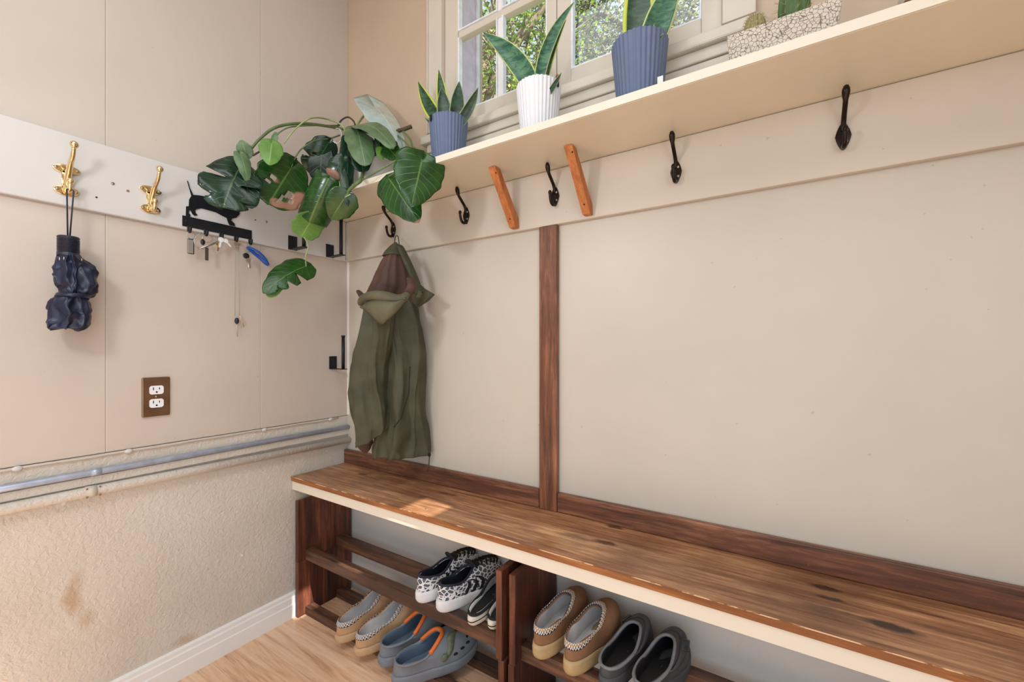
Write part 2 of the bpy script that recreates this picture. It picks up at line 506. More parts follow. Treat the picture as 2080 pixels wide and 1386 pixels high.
# window: casing, stool, apron, two casements, outer reveal
win = bpy.data.objects.new('window_1', None); COL.objects.link(win); win.location = (1.0, 0, WZ0); win['kind'] = 'structure'
win['label'] = 'cream casement window with two sashes above the plant shelf'
T = M['trim_paint']
MB().box(.468, .5395, -.02, -.0005, 1.765, 2.5).box(.475,.4795,-.026,-.02,1.765,2.5).build('casing', T, win, bevel=.002)
MB().box(1.4225, 1.492, -.02, -.0005, 1.765, 2.5).build('casing', T, win, bevel=.002)
MB().box(.455, 1.505, -.038, .0, 1.722, 1.7515).build('stool', T, win, bevel=.005)
MB().box(.475, 1.488, -.024, -.0005, 1.693, 1.7215).build('apron', T, win, bevel=.003)
MB().box(.475, 1.488, -.019, -.0005, 1.656, 1.692).build('apron', T, win, bevel=.003)
MB().box(.475, 1.488, -.013, -.0005, 1.545, 1.655).build('apron', T, win, bevel=.003)
glass = NT('window_glass')
gt = glass.n('ShaderNodeBsdfTransparent'); gg = glass.n('ShaderNodeBsdfGlossy'); gg.inputs['Roughness'].default_value = .02
mx = glass.n('ShaderNodeMixShader'); mx.inputs[0].default_value = .05; glass.l(gt.outputs[0], mx.inputs[1]); glass.l(gg.outputs[0], mx.inputs[2])
glass.l(mx.outputs[0], glass.t.nodes['Material Output'].inputs[0])
M['glass'] = glass.m
def sash(x0, x1, gx0, gx1):
    z0, gz0, z1 = 1.7525, 1.812, 2.49
    s = MB().box(x0, gx0, -.002, .034, z0, z1).box(gx1, x1, -.002, .034, z0, z1).box(gx0, gx1, -.002, .034, z0, gz0).box(gx0, gx1, -.002, .034, 2.44, z1).build('sash', T, win, bevel=.0025)
    cxm = (gx0+gx1)/2
    for (a, b) in ((1.812, 2.072), (2.095, 2.44)):
        MB().box(cxm-.009, cxm+.009, .004, .03, a, b).build('muntin', M['base_white'], s, bevel=.003)
    MB().box(gx0, gx1, .004, .03, 2.072, 2.095).build('muntin', T, s, bevel=.003)
    for xa, xb in ((gx0, cxm-.009), (cxm+.009, gx1)):
        for za, zb in ((gz0, 2.072), (2.095, 2.44)):
            MB().box(xa, xb, .0175, .0205, za, zb).build('pane', M['glass'], s)
            e = MB().box(xa, xa+.006, .0, .0172, za, zb).box(xb-.004, xb, .0, .0172, za, zb).box(xa+.006, xb-.004, .0, .0172, za, za+.004)
            e.build('glazing_bead', M['storm_white'], s)
sash(.541, .9775, .598, .945)
sash(.9795, 1.421, 1.024, 1.374)
MB().ball((.984,-.006,1.80), .006).build('latch_knob', M['terracotta'], win, True)
MB().box(WX0-.03, .572, .04, .135, 1.74, 2.5).build('outer_jamb', M['lavender'], win)
MB().box(.545, .5785, .136, .152, 1.74, 2.5).box(1.41,1.44,.136,.152,1.74,2.5).box(.5785,1.41,.136,.152,1.74,1.765).build('storm_frame', M['storm_white'], win)

# ------------------------------------------------------------------ boards, shelf, bench, trim
hb = MB().prism([V(.0006,-1.62,1.36),V(.0006,-.0235,1.36),V(.0006,-.0235,1.5225),V(.0006,-.24,1.5225),V(.0006,-.24,1.543),V(.0006,-1.62,1.543)], V(.0174,0,0)).build('hook_board', M['board_white'], None, bevel=.003)
tag(hb, 'long white painted board with brass hooks and keys on the left wall', 'board')
for (px, py) in ((229,373),(541,451)):
    p = on_left(px, py, .0185); MB().tube([p-V(.002,0,0), p+V(.001,0,0)], .0038, 10).build('screw', M['screw'], hb, True)
for (px, py) in ((260,388),(196,401),(519,447)):
    p = on_left(px, py, .0182); MB().tube([p-V(.002,0,0), p+V(.0004,0,0)], .0022 if px!=260 else .0035, 10).build('screw_hole', M['leaf_brown'] if px==260 else M['dark_hole'], hb)
rb = MB().box(0.0006, RX-.001, -.022, -.0045, 1.3605, 1.522).build('coat_board', M['board_beige'], None, bevel=.003)
tag(rb, 'long beige board with black coat hooks under the shelf', 'board')
sh = thing('plant_shelf', 'long cream shelf holding the potted plants below the window', 'shelf', (1.2, 0, 1.523))
MB().box(0.0006, RX-.001, -.233, -.0008, 1.523, 1.5425).build('shelf_board', M['shelf_paint'], sh, bevel=.0015)
MB().box(0.0006, RX-.001, -.2365, -.2332, 1.5235, 1.542).build('front_edge', M['edge_cream'], sh)

def trim(name, mb, m, label, **k):
    return tag(mb.build(name, m, None, **k), label, 'trim')
trim('wood_batten', MB().box(.931, .989, -.023, -.0045, .5215, 1.360), M['post'], 'dark stained vertical wood strip dividing the cream wall panels', bevel=.0025)
trim('bench_backsplash', MB().box(.0008, .9295, -.022, -.0045, .5215, .577), M['splash'], 'short dark wood backsplash strip behind the bench below the jacket', bevel=.003)
trim('bench_backsplash', MB().box(.9905, RX-.001, -.022, -.0045, .5215, .577), M['splash'], 'long dark wood backsplash strip to the right of the vertical strip', bevel=.003)
be = thing('bench', 'long bench with stained knotty plank seat over the shoe racks', 'bench', (1.2, 0, .47))
MB().box(.002, RX-.001, -.247, -.0048, .5045, .521).build('seat_plank', M['bench'], be, bevel=.002)
MB().box(.002, RX-.001, -.2475, -.2471, .5055, .5195).build('plank_edge', M['edge_wood'], be)
tw = NT('worn_edge_wood'); vv_ = tw.coords((1, 1, 1))
wk = tw.ramp(tw.noise(tw.coords((9, 40, 40)), 1.5, 5, .7), [(.47, (0,0,0,1)), (.53, (1,1,1,1))])
M['worn_edge'] = tw.out(tw.mix(wk, srgb(134,84,46), srgb(232,196,158)), .6)
MB().box(.002, RX-.001, -.2478, -.2462, .5198, .5213).build('worn_edge', M['worn_edge'], be)
MB().box(.002, RX-.001, -.243, -.0048, .472, .5043).build('white_support_board', M['edge_cream'], be, bevel=.001)
b_nail = on_z(866, 1034, .5212); MB().lathe(b_nail, [(0.0001,.0015),(.003,.0013),(.0045,0)], 12).build('nail_head', M['screw'], be, True)

# pipes along the left wall
ystart, yend = -1.75, -.02
cu = thing('conduit', 'blue-grey metal conduit running along the left wall', 'pipe', (.0, -.5, .67))
MB().tube([V(.011, ystart, .671), V(.011, -.785, .671), V(.011, -.005, .669)], .0085, 12).build('tube', M['conduit'], cu, True)
MB().tube([V(.011, -.79, .671), V(.011, -.770, .671)], .0098, 12).build('coupling', M['conduit'], cu, True)
cp = thing('water_pipe', 'cream painted pipe just below the metal conduit', 'pipe', (.0, -.5, .62))
MB().tube([V(.0145, ystart, .6235), V(.0145, -.79, .6235), V(.0145, -.003, .6155)], .0132, 14).build('tube', M['plaster'], cp, True)
MB().tube([V(.0145, -.80, .6235), V(.0145, -.78, .6235)], .0148, 14).build('coupling', M['panel_cream'], cp, True)
for yy in (-.80, -.775):
    MB().ball((.026, yy, .634), .0022).ball((.026, yy, .612), .0025).build('rust_spot', M['leaf_brown'], cp, True)
MB().box(.0155,.020,-.845,-.838,.604,.612).build('paint_drip', M['board_white'], cp)
tr = MB().box(.0006, .009, ystart, -.0006, .6385, .6605).build('trim_1', M['plaster'], None, bevel=.002); tr['kind'] = 'structure'
cw = thing('painted_cable', 'thin cable painted over along the wall above the conduit', 'cable', (.0, -.5, .71))
MB().tube([V(.003, ystart + i*.05, .7115 + .0012*math.sin(i*1.9)) for i in range(35)], .0034, 8).build('wire', M['wall_pink'], cw, True)
for (px, py) in ((35,948),(262,914),(538,871),(672,849)):
    p = on_left(px, py, .006); MB().ball((.005, p.y, .7115), .0065, 10, 6, (.7,1.5,1)).build('clip', M['board_white'], cw, True)

# ------------------------------------------------------------------ outlet
ot = thing('wall_outlet', 'bronze outlet plate with two white sockets on the left wall', 'outlet', (0, -.65, .858))
MB().box(.0006, .0065, -.683, -.617, .8005, .9145).build('cover_plate', M['outlet_bronze'], ot, bevel=.004)
for zc in (.8775, .839):
    pts = []
    for k in range(28):
        th = 2*PI*k/28
        pts.append(V(.0067, -.65+max(-.0165, min(.0165, .0185*math.cos(th))), zc+max(-.0125, min(.0125, .0175*math.sin(th)))))
    s = MB().prism(pts, V(.0022, 0, 0)).build('socket', M['outlet_white'], ot)
    MB().box(.0088,.0093,-.6585,-.6565,zc+.000,zc+.008).box(.0088,.0093,-.6445,-.6425,zc+.001,zc+.007).build('slot', M['dark_hole'], s)
    MB().tube([V(.0086,-.65,zc-.006),V(.0093,-.65,zc-.006)], .0024, 12).build('ground_hole', M['dark_hole'], s)
MB().tube([V(.006,-.65,.858),V(.0078,-.65,.858)], .0034, 12).build('screw', M['screw'], ot, True)

# ------------------------------------------------------------------ brass double hooks
def ellipse(c, a, b, n=20):
    return [V(c[0], c[1]+a*math.cos(2*PI*k/n), c[2]+b*math.sin(2*PI*k/n)) for k in range(n)]
def brass_hook(y, z, label):
    t = thing('brass_hook', label, 'hook', (.0186, y, z), 'brass coat hooks on the white board')
    x = .0186
    MB().prism(ellipse((x, y, z+.027), .026, .0115), V(.0035,0,0)).prism(ellipse((x, y, z-.027), .024, .0125), V(.0035,0,0)).box(x, x+.0035, y-.009, y+.009, z-.022, z+.022).build('back_plate', M['brass'], t, True, bevel=.0012)
    up = smooth_line([V(x+.004,y,z-.012), V(x+.018,y,z+.010), V(x+.034,y,z+.030), V(x+.056,y,z+.046), V(x+.068,y,z+.066)], 5)
    MB().tube(up, [.0075-.0035*i/(len(up)-1) for i in range(len(up))], 10).build('upper_arm', M['brass'], t, True)
    MB().ball((x+.070, y, z+.072), .0085, 14, 10, (1,1,1.05)).build('upper_knob', M['brass'], t, True)
    lo = smooth_line([V(x+.004,y,z-.016), V(x+.016,y,z-.030), V(x+.030,y,z-.030), V(x+.036,y,z-.016)], 5)
    MB().tube(lo, [.0075-.003*i/(len(lo)-1) for i in range(len(lo))], 10).build('lower_arm', M['brass'], t, True)
    MB().ball((x+.037, y, z-.010), .0072, 14, 10).build('lower_knob', M['brass'], t, True)
    for dy, dz in ((-.019,.027),(.019,.027),(-.017,-.027),(.017,-.027)):
        MB().ball((x+.0037, y+dy, z+dz), .0038, 10, 6, (.5,1,1)).build('screw', M['screw'], t, True)
    return t
brass_hook(-.836, 1.424, 'brass double hook on the white board holding the navy umbrella')
brass_hook(-.668, 1.424, 'empty brass double hook on the white board beside the key rack')

# ------------------------------------------------------------------ black cast hooks under the shelf
def coat_hook(x, z, label):
    t = thing('coat_hook', label, 'hook', (x, -.0222, z), 'black coat hooks under the shelf')
    y = -.0222
    pts = []
    for k in range(24):
        th = 2*PI*k/24
        pts.append(V(x+.0135*math.cos(th)*(1-.35*abs(math.sin(th))), y, z+.029*math.sin(th)))
    MB().prism(pts, V(0,-.004,0)).build('back_plate', M['bronze'], t, True, bevel=.0015)
    up = smooth_line([V(x,y-.002,z+.010), V(x,y-.010,z+.028), V(x,y-.026,z+.042), V(x,y-.042,z+.056), V(x,y-.050,z+.076)], 5)
    n = len(up)
    MB().tube(up, [.0046 if i < n-6 else .0046+.0024*math.sin(PI*min(1,(i-(n-6))/6.0)) for i in range(n)], 10).ball(up[-1], .0052, 10, 8).build('upper_arm', M['bronze'], t, True)
    lo = smooth_line([V(x,y-.002,z-.014), V(x,y-.012,z-.027), V(x,y-.026,z-.024), V(x,y-.033,z-.008), V(x,y-.034,z+.002)], 5)
    MB().tube(lo, [.005-.0012*i/(len(lo)-1) for i in range(len(lo))], 10).ball(lo[-1], .0052, 10, 8, (1,1,1.3)).build('lower_arm', M['bronze'], t, True)
    for dz in (.011, -.012):
        MB().ball((x+.005, y-.004, z+dz), .0034, 10, 6, (1,.5,1)).build('screw', M['screw'], t, True)
    return t
coat_hook(.302, 1.447, 'black cast hook in the corner carrying the green jacket')
coat_hook(.655, 1.441, 'black cast hook between the jacket and the first wooden bracket')
coat_hook(.985, 1.441, 'black cast hook between the two wooden brackets')
coat_hook(1.320, 1.437, 'black cast hook just right of the second wooden bracket')
coat_hook(1.648, 1.437, 'rightmost black cast hook under the shelf')

# ------------------------------------------------------------------ wooden shelf brackets
def bracket(x, label):
    t = thing('shelf_bracket', label, 'bracket', (x, -.022, 1.37), 'wooden shelf brackets')
    pts = [V(x-.005, -.0225, 1.367), V(x-.006, -.0225, 1.396), V(x-.017, -.108, 1.5225), V(x-.017, -.136, 1.5225), V(x-.005, -.0420, 1.367)]
    MB().prism(pts, V(.023,0,0)).build('brace', M['bracket'], t, bevel=.0012)
    MB().ball((x+.006, -.0555, 1.390), .0022).build('screw', M['dark_hole'], t, True)
    MB().ball((x+.003, -.125, 1.506), .0026).build('screw', M['dark_hole'], t, True)
bracket(.843, 'orange-brown wooden shelf bracket nearer the corner')
bracket(1.083, 'orange-brown wooden shelf bracket nearer the window side')

# ------------------------------------------------------------------ black peg brackets in the corner
def peg(y, z, x, label, h=.135, out=.085):
    t = thing('peg_bracket', label, 'bracket', (x, y, z), 'black peg brackets in the corner')
    MB().box(x, x+.003, y-.0, y+.034, z, z+.052).build('wall_plate', M['black_metal'], t, bevel=.0012)
    MB().box(x+.003, x+out, y+.006, y+.028, z, z+.003).build('arm', M['black_metal'], t)
    MB().tube([V(x+out-.012, y+.017, z+.003), V(x+out-.012, y+.017, z+h)], .0065, 14).build('rod', M['black_metal'], t, True)
    MB().tube([V(x+out-.012, y+.017, z+h), V(x+out-.012, y+.017, z+h+.006)], .0078, 14).build('cap', M['black_metal'], t, bevel=.001)
    for dz in (.015, .037): MB().ball((x+.0034, y+.015, z+dz), .0026, 8, 6, (.5,1,1)).build('screw', M['dark_hole'], t, True)
peg(-.268, 1.361, .0186, 'black peg bracket half hidden under the trailing leaf')
peg(-.116, 1.361, .0186, 'black peg bracket on the white board next to the corner')
peg(-.090, .914, .0006, 'lower black peg bracket on the bare wall near the jacket', h=.130, out=.08)

# ------------------------------------------------------------------ key rack with dachshund silhouette
kr = thing('key_rack', 'black metal dachshund key rack on the white board', 'key rack', (.0186, -.49, 1.36))
MB().box(.0188, .0213, -.592, -.394, 1.368, 1.400).build('rail', M['black_metal'], kr, bevel=.001)
dog = [(114,68),(120,68),(136,125),(162,178),(205,181),(285,196),(340,214),(400,214),(450,200),(478,176),(505,166),(535,172),(552,190),(575,235),(618,262),(612,276),(585,280),(550,266),(526,282),(524,330),(500,356),(466,364),(458,378),(484,402),(488,424),(446,414),(436,394),(424,358),(390,342),(340,314),(275,296),(225,283),(188,290),(176,300),(180,320),(197,337),(172,341),(155,327),(144,302),(134,296),(126,318),(142,338),(132,352),(104,350),(107,268),(128,266),(130,215),(148,185)]
MB().prism([on_left(350+a*.2597, 350+b*.2597, .0192) for a, b in dog], V(.0022,0,0)).build('dachshund', M['black_metal'], kr)
khooks = []
for (px, py) in ((383,463),(417,472),(448,479),(478,487),(507,493)):
    p = on_left(px, py, .022); y = p.y
    khooks.append(y)
    MB().tube(smooth_line([V(.0205,y,1.372), V(.0212,y,1.356), V(.030,y,1.350), V(.036,y,1.358), V(.0365,y,1.366)], 4), .0036, 8, flat=.6).build('hook', M['black_metal'], kr, True)
for yy in (-.582, -.405): MB().ball((.0216, yy, 1.385), .003, 8, 6, (.5,1,1)).build('screw', M['dark_hole'], kr, True)

def ring(c, r, axis, wire=.0009, n=22):
    a = Vector(axis).normalized(); u = a.orthogonal().normalized(); v = a.cross(u)
    return MB().tube([Vector(c)+(u*math.cos(2*PI*k/n)+v*math.sin(2*PI*k/n))*r for k in range(n+1)], wire, 6, cap=False)
KX = .031
# car key fob
y0 = khooks[0]
t = thing('car_key', 'grey and black car key fob on the first key hook', 'key', (KX, y0, 1.345))
ring((KX, y0+.002, 1.3415), .011, (1,0.3,0)).build('key_ring', M['steel'], t, True)
MB().box(KX-.004, KX+.002, y0-.006, y0+.012, 1.285, 1.331).build('fob_back', M['black_plastic'], t, bevel=.003)
MB().box(KX+.0022, KX+.0055, y0-.007, y0+.008, 1.286, 1.328).build('fob_front', M['grey_plastic'], t, bevel=.002)
# wire clasp and brown key
y1 = khooks[1]
t = thing('key_bunch', 'key ring with wire clasp and brown key on the second hook', 'key', (KX, y1, 1.34))
ring((KX, y1, 1.3405), .0115, (1,-.2,0)).build('key_ring', M['steel'], t, True)
P3 = lambda px, py, x=KX+.004: on_left(px, py, x)
MB().tube(smooth_line([P3(410,473),P3(395,485),P3(397,499),P3(406,505),P3(425,500),P3(448,490)], 5), .0013, 6).build('wire_clasp', M['steel'], t, True)
MB().tube([P3(405,505), P3(452,488)], .0018, 6).build('clasp_bar', M['steel'], t, True)
MB().ball(P3(412,492), .008, 10, 8, (.5,.8,1.2)).build('black_bead', M['black_plastic'], t, True)
a = P3(420,503); MB().box(a.x-.002, a.x+.002, a.y-.0045, a.y+.0045, a.z-.040, a.z).build('brown_key', M['bark_stem'], t, bevel=.001)
# white keys
y2 = khooks[2]
t = thing('white_keys', 'white keys with a brass key on the third hook', 'key', (KX, y2, 1.34))
def key_shape(p, ang, s, m, nm, par, up=1):
    """bow and toothed blade hanging from p"""
    prof = [(-.011,0),(-.013,-.008),(-.009,-.018),(-.0035,-.021),(-.0035,-.046),(0,-.050),(.0035,-.046),(.0035,-.040),(.0052,-.038),(.0035,-.035),(.0052,-.031),(.0035,-.028),(.0035,-.021),(.009,-.018),(.013,-.008),(.011,0),(.005,.004),(-.005,.004)]
    ca, sa = math.cos(ang), math.sin(ang)
    MB().prism([V(p.x, p.y+(a*ca-b*sa)*s, p.z+(a*sa+b*ca)*s) for a, b in prof], V(.0022,0,0)).build(nm, m, par)
key_shape(P3(449,484), -.15, .62, M['outlet_white'], 'white_key', t)
key_shape(P3(456,487), .75, .55, M['outlet_white'], 'white_key', t)
key_shape(P3(444,492,KX), -.1, .62, M['brass'], 'brass_key', t)
ring((KX, y2, 1.347), .006, (1,0,0)).build('key_ring', M['steel'], t, True)
# ball chain lanyard
y3 = khooks[3]
t = thing('chain_lanyard', 'thin silver chain hanging low from the fourth key hook', 'chain', (KX, y3, 1.34))
ch = MB(); pa = [V(KX,y3-.004,1.352)] ; a0 = P3(474,500,.03); a1 = P3(477,642,.012); b0 = P3(487,497,.032); b1 = P3(486,640,.012)
for (s, e) in ((V(KX,y3-.003,1.350), a1), (V(KX+.002,y3+.004,1.350), b1)):
    d = e-s; n = int(d.length/.0042)
    for i in range(n):
        ch.ball(s+d*(i/n), .0013, 6, 4)
    ch.tube([s, e], .0004, 4)
ch.build('ball_chain', M['steel'], t, True)
key_shape(P3(478,493,.034), .1, .45, M['steel'], 'small_key', t); key_shape(P3(485,495,.033), -.1, .45, M['steel'], 'small_key', t)
a = P3(481,652,.014); MB().ball(a, .0085, 12, 10, (.8,.8,1.25)).build('black_bead', M['navy_plastic'], t, True)
MB().tube([a, P3(482,684,.012)], .0012, 6).build('pin', M['steel'], t, True)
MB().tube([P3(486,639,.012), P3(496,664,.012)], .0013, 6).build('gold_pin', M['brass'], t, True)
# black key with blue band
y4 = khooks[4]
t = thing('key_with_blue_band', 'black headed key with a blue band tag on the last hook', 'key', (KX, y4, 1.34))
MB().tube([V(KX,y4,1.351), P3(501,508,.034), P3(501,516,.034)], .001, 6).build('link_chain', M['steel'], t, True)
MB().ball(P3(500,520,.036), .0105, 14, 10, (.3,1,.9)).build('key_head', M['black_plastic'], t, True)
key_shape(P3(504,526,.036), .2, .62, M['steel'], 'key_blade', t)
key_shape(P3(507,527,.034), -.15, .55, M['outlet_white'], 'key_blade', t)
bp = smooth_line([P3(504,503,.030), P3(516,507,.046), P3(532,518,.050), P3(543,533,.040), P3(541,536,.028), P3(528,524,.022), P3(512,511,.024), P3(504,503,.030)], 4)
MB().tube(bp, .0075, 8, flat=.55).build('blue_band', M['blue_plastic'], t, True)

# ------------------------------------------------------------------ cloth lofts
def loft(rows, centre, depth, folds, seg=64, sub=4, amp=.12, crumple=0, drape=0, seed=0, close_top=True, close_bot=False, phase=1.0, bendz=0):
    """rows: (py, left, right) in photo pixels -> rings around a centre line; folds: list of (freq, weight, phase, drift)"""
    R = []
    for i in range(len(rows)-1):
        a, b = rows[i], rows[i+1]
        for k in range(sub):
            t = k/sub; t2 = t
            R.append([a[j]+(b[j]-a[j])*t2 for j in range(len(a))])
    R.append(list(rows[-1]))
    out = []
    for i, r in enumerate(R):
        py, l, rr = r[:3]; dep = r[3] if len(r) > 3 else depth
        c = centre((l+rr)/2, py)
        dv = c-CAM; d = dv.dot(CF)
        e2 = V(dv.x, dv.y, 0).normalized(); e1 = V(e2.y, -e2.x, 0)
        h = (rr-l)/2*d/FPX*e1.dot(CR)
        g = i/(len(R)-1); ring_ = []
        for k in range(seg):
            th = 2*PI*k/seg
            f = 0
            for (fr, wt, ph, dr) in folds:
                s = math.sin(fr*th+ph+dr*g)
                f += wt*(1-2*abs(s)**.55)
            am = amp*(.35+.65*g) if phase else amp
            m = 1+am*f*(abs(math.sin(th))**.5*.85+.15)
            p = c + e1*(h*math.cos(th)*(1+.15*(m-1))) - e2*(dep*math.sin(th)*m)
            if crumple:
                n = mnoise.noise_vector(p*30+V(seed,0,0)); n2 = mnoise.noise_vector(p*75+V(seed,3,0))
                n = V(*[math.copysign(abs(q)**.7, q) for q in n])
                p = p + n*crumple + n2*crumple*.45
            if drape:
                q = V(p.x*22+seed, p.y*22, p.z*5.5); n = mnoise.noise_vector(q); n2 = mnoise.noise_vector(q*2.3)
                p = p + V(n.x, n.y, 0)*drape + V(n2.x, n2.y, 0)*drape*.4
            if bendz: p.z += bendz(th, g)
            ring_.append(p)
        out.append(ring_)
    mb = MB(); mb.grid(out, closed=True)
    n = seg
    if close_top: mb.f.append(list(range(n)))
    if close_bot: mb.f.append(list(range(len(mb.v)-n, len(mb.v))))
    return mb
def cloth(name, a, b, rough=.75, sheen=.0, weave=900):
    t = NT(name); v = t.coords()
    c = t.ramp(t.noise(v, 14, 4), [(.3, a), (.7, b)])
    t.bump(t.noise(v, weave, 2), .25, .0006)
    return t.out(c, rough)
M['navy_cloth'] = cloth('navy_nylon', srgb(12,18,42), srgb(24,33,64), .42)
M['olive'] = cloth('olive_cotton', srgb(58,58,42), srgb(78,78,58), .72)
M['olive_light'] = cloth('olive_cotton_roll', srgb(84,82,60), srgb(104,100,76), .72)
M['brown_lining'] = cloth('brown_lining', srgb(66,44,36), srgb(90,62,52), .7)

# umbrella
uc = lambda px, py: on_left(px, py, .062)
um = thing('umbrella', 'navy folding umbrella hanging from a brass hook', 'umbrella', uc(140, 670))
hc = on_left(139, 500, .062)
MB().lathe((hc.x, hc.y, 1.2255), [(.0001,0),(.0205,0),(.0205,.006)] + [q for k in range(12) for q in ((.0205,.0075+k*.003),(.0192,.009+k*.003))] + [(.0205,.046),(.019,.0485),(.0001,.0485)], 28).build('handle', M['navy_plastic'], um)
MB().tube([V(hc.x-.006, hc.y, 1.274), V(.0535, -.842, 1.392), V(.049, -.836, 1.399), V(.0535, -.830, 1.392), V(hc.x-.003, hc.y+.003, 1.274)], .0017, 6).build('wrist_strap', M['navy_plastic'], um, True)
rows = [(519,122,158),(530,114,176),(548,111,188),(572,110,198),(590,113,198),(600,120,185),(608,108,178),(625,100,184),(645,95,188),(660,92,187),(670,97,170)]
loft(rows, uc, .030, [(2.5,.5,.4,2.0),(4,.4,1.3,-2.5)], amp=.32, crumple=.0088, seed=5, sub=7, seg=96, phase=0, close_bot=True).build('canopy', M['navy_cloth'], um, True)
for (px, py) in ((121,523),(130,522),(147,521),(156,522),(166,525)):
    a = on_left(px, py, .082); MB().tube([a, a+V(0,0,-.007)], .0013, 6).build('rib_tip', M['steel'], um, True)
# strap tie around the waist of the canopy
rows = [(598,117,186),(605,112,180)]
loft(rows, uc, .033, [(3,.2,.4,1.0)], amp=.1, seed=5, sub=2, close_top=False).build('tie_band', M['navy_cloth'], um, True, solid=.002)

# jacket
jc = lambda px, py: on_win(px, py, -.105)
jk = thing('jacket', 'olive green jacket with brown lining hanging in the corner', 'jacket', (.30, -.08, .60))
rows = [(596,770,840,.05),(622,775,846,.055),(671,776,858,.06),(743,775,865,.062),(824,770,867,.062),(885,762,873,.062),(910,758,875,.058),(926,760,875,.056)]
loft(rows, lambda px, py: on_win(px, py, -.088), .06, [(2.5,.6,.9,1.2),(4.0,.4,.2,-1.6)], amp=.40, drape=.014, seed=2, sub=7, seg=96).build('body', M['olive'], jk, True, solid=.002, mats=[M['brown_lining']])
rows = [(600,744,806,.035),(634,739,802,.05),(703,725,800,.055),(743,712,797,.058),(796,705,794,.058),(840,711,793,.055),(873,719,792,.05),(888,721,791,.048)]
loft(rows, lambda px, py: on_win(px, py, -.175), .05, [(1.5,.7,.5,1.4),(3.0,.4,1.2,-1.2)], amp=.30, drape=.014, seed=9, sub=7, seg=96,
     bendz=lambda th, g: -.030*g**6*(-math.cos(th))).build('sleeve', M['olive'], jk, True, solid=.002, mats=[M['brown_lining']])
rows = [(884,724,757,.022),(900,722,758,.022),(912,730,753,.016),(920,737,746,.008)]
loft(rows, lambda px, py: on_win(px, py, -.175), .03, [(3,.5,.3,.5)], amp=.2, crumple=.002, sub=3, close_bot=True).build('sleeve_cuff', M['brown_lining'], jk, True)
# upper part: lining turned outwards, hood cap, rolled collar, flap
rows = [(500,800,808,.012),(510,788,817,.03),(530,775,824,.042),(555,762,832,.05),(580,752,838,.055),(600,742,838,.055),(618,742,832,.05)]
loft(rows, lambda px, py: on_win(px, py, -.115), .05, [(3.0,.6,.5,.4),(4.5,.5,.1,-.3)], amp=.24, crumple=.0018, sub=5).build('lining', M['brown_lining'], jk, True)
rows = [(493,801,806,.010),(500,792,813,.022),(510,783,822,.034),(521,776,829,.042)]
loft(rows, lambda px, py: on_win(px, py, -.112), .05, [(3,.4,.3,.2)], amp=.08, sub=4, crumple=.001).build('hood', M['olive'], jk, True, solid=.003)
st = smooth_line([on_win(812,500,-.135), on_win(824,525,-.13), on_win(836,552,-.12), on_win(846,578,-.10), on_win(850,600,-.09)], 5)
MB().tube(st, [.012,.015,.016,.016,.017,.018,.018,.018,.018,.018,.018,.019,.019,.019,.019,.02,.02,.02,.02,.018,.014], 12, flat=.6).build('hood_edge', M['olive'], jk, True)
# rolled lapel: a thick roll of cloth with a pointed flap hanging below it
rl = smooth_line([on_win(733,618,-.185), on_win(740,607,-.205), on_win(760,601,-.232), on_win(783,603,-.238), on_win(803,608,-.222), on_win(818,606,-.205), on_win(826,598,-.185)], 5)
nr = len(rl)
rr_ = [.010+.011*math.sin(PI*k/(nr-1))**.6 for k in range(nr)]
MB().tube(rl, rr_, 14, flat=.8).build('rolled_collar', M['olive_light'], jk, True)
fr_ = []
topl = [on_win(a, b, y) for a, b, y in ((734,622,-.20),(748,612,-.235),(768,610,-.25),(790,612,-.25),(808,612,-.235),(824,604,-.21))]
botl = [on_win(a, b, y) for a, b, y in ((736,628,-.20),(752,640,-.232),(773,659,-.245),(790,648,-.245),(806,634,-.232),(824,612,-.21))]
for k in range(7):
    t = k/6
    fr_.append([a*(1-t)+b*t+V(0, -.010*math.sin(PI*t), 0) for a, b in zip(smooth_line(topl, 4), smooth_line(botl, 4))])
MB().grid(fr_).build('collar_flap', M['olive_light'], jk, True, solid=.004)
MB().tube(smooth_line([on_win(728,592,-.17), on_win(738,604,-.185), on_win(748,612,-.19), on_win(742,622,-.18)], 5), [.008+.006*math.sin(i*.2) for i in range(16)], 10, flat=.7).build('inner_cuff', M['brown_lining'], jk, True)
MB().tube(smooth_line([on_win(832,566,-.16), on_win(836,582,-.165), on_win(828,596,-.17), on_win(818,606,-.175)], 5), [.012,.013,.014,.015,.016,.016,.016,.016,.016,.015,.014,.013,.012,.011,.01,.008], 10, flat=.7).build('lining_fold', M['brown_lining'], jk, True)
fl_ = [(838,568),(858,586),(878,598),(864,612),(846,624),(832,610),(830,590)]
MB().prism([on_win(a, b, -.105) for a, b in fl_], V(.004,.012,0)).build('storm_flap', M['olive'], jk, True, bevel=.003)
fl2 = [(850,590),(861,592),(853,606),(845,604)]
MB().prism([on_win(a, b, -.1075) for a, b in fl2], V(0,.002,0)).build('tab', M['olive_light'], jk, bevel=.001)
MB().ball(on_win(858,594,-.109), .0028, 10, 6).build('button', M['dark_hole'], jk, True)
MB().tube(smooth_line([on_win(801,496,-.10), on_win(803,482,-.062), on_win(806,479,-.055), on_win(809,482,-.062), on_win(811,499,-.10)], 4), .0018, 6).build('hanging_loop', M['olive'], jk, True)
MB().tube(smooth_line([on_win(836,590,-.15), on_win(835,605,-.155), on_win(838,622,-.15)], 4), .0012, 6).build('drawcord', M['brown_lining'], jk, True)
MB().tube([on_win(873,918,-.085), on_win(871,945,-.085), on_win(868,958,-.085)], [.0022,.0022,.003], 8).build('drawcord', M['olive'], jk, True)
MB().ball(on_win(872,924,-.088), .005, 10, 8, (1,1,1.5)).build('toggle', M['dark_hole'], jk, True)
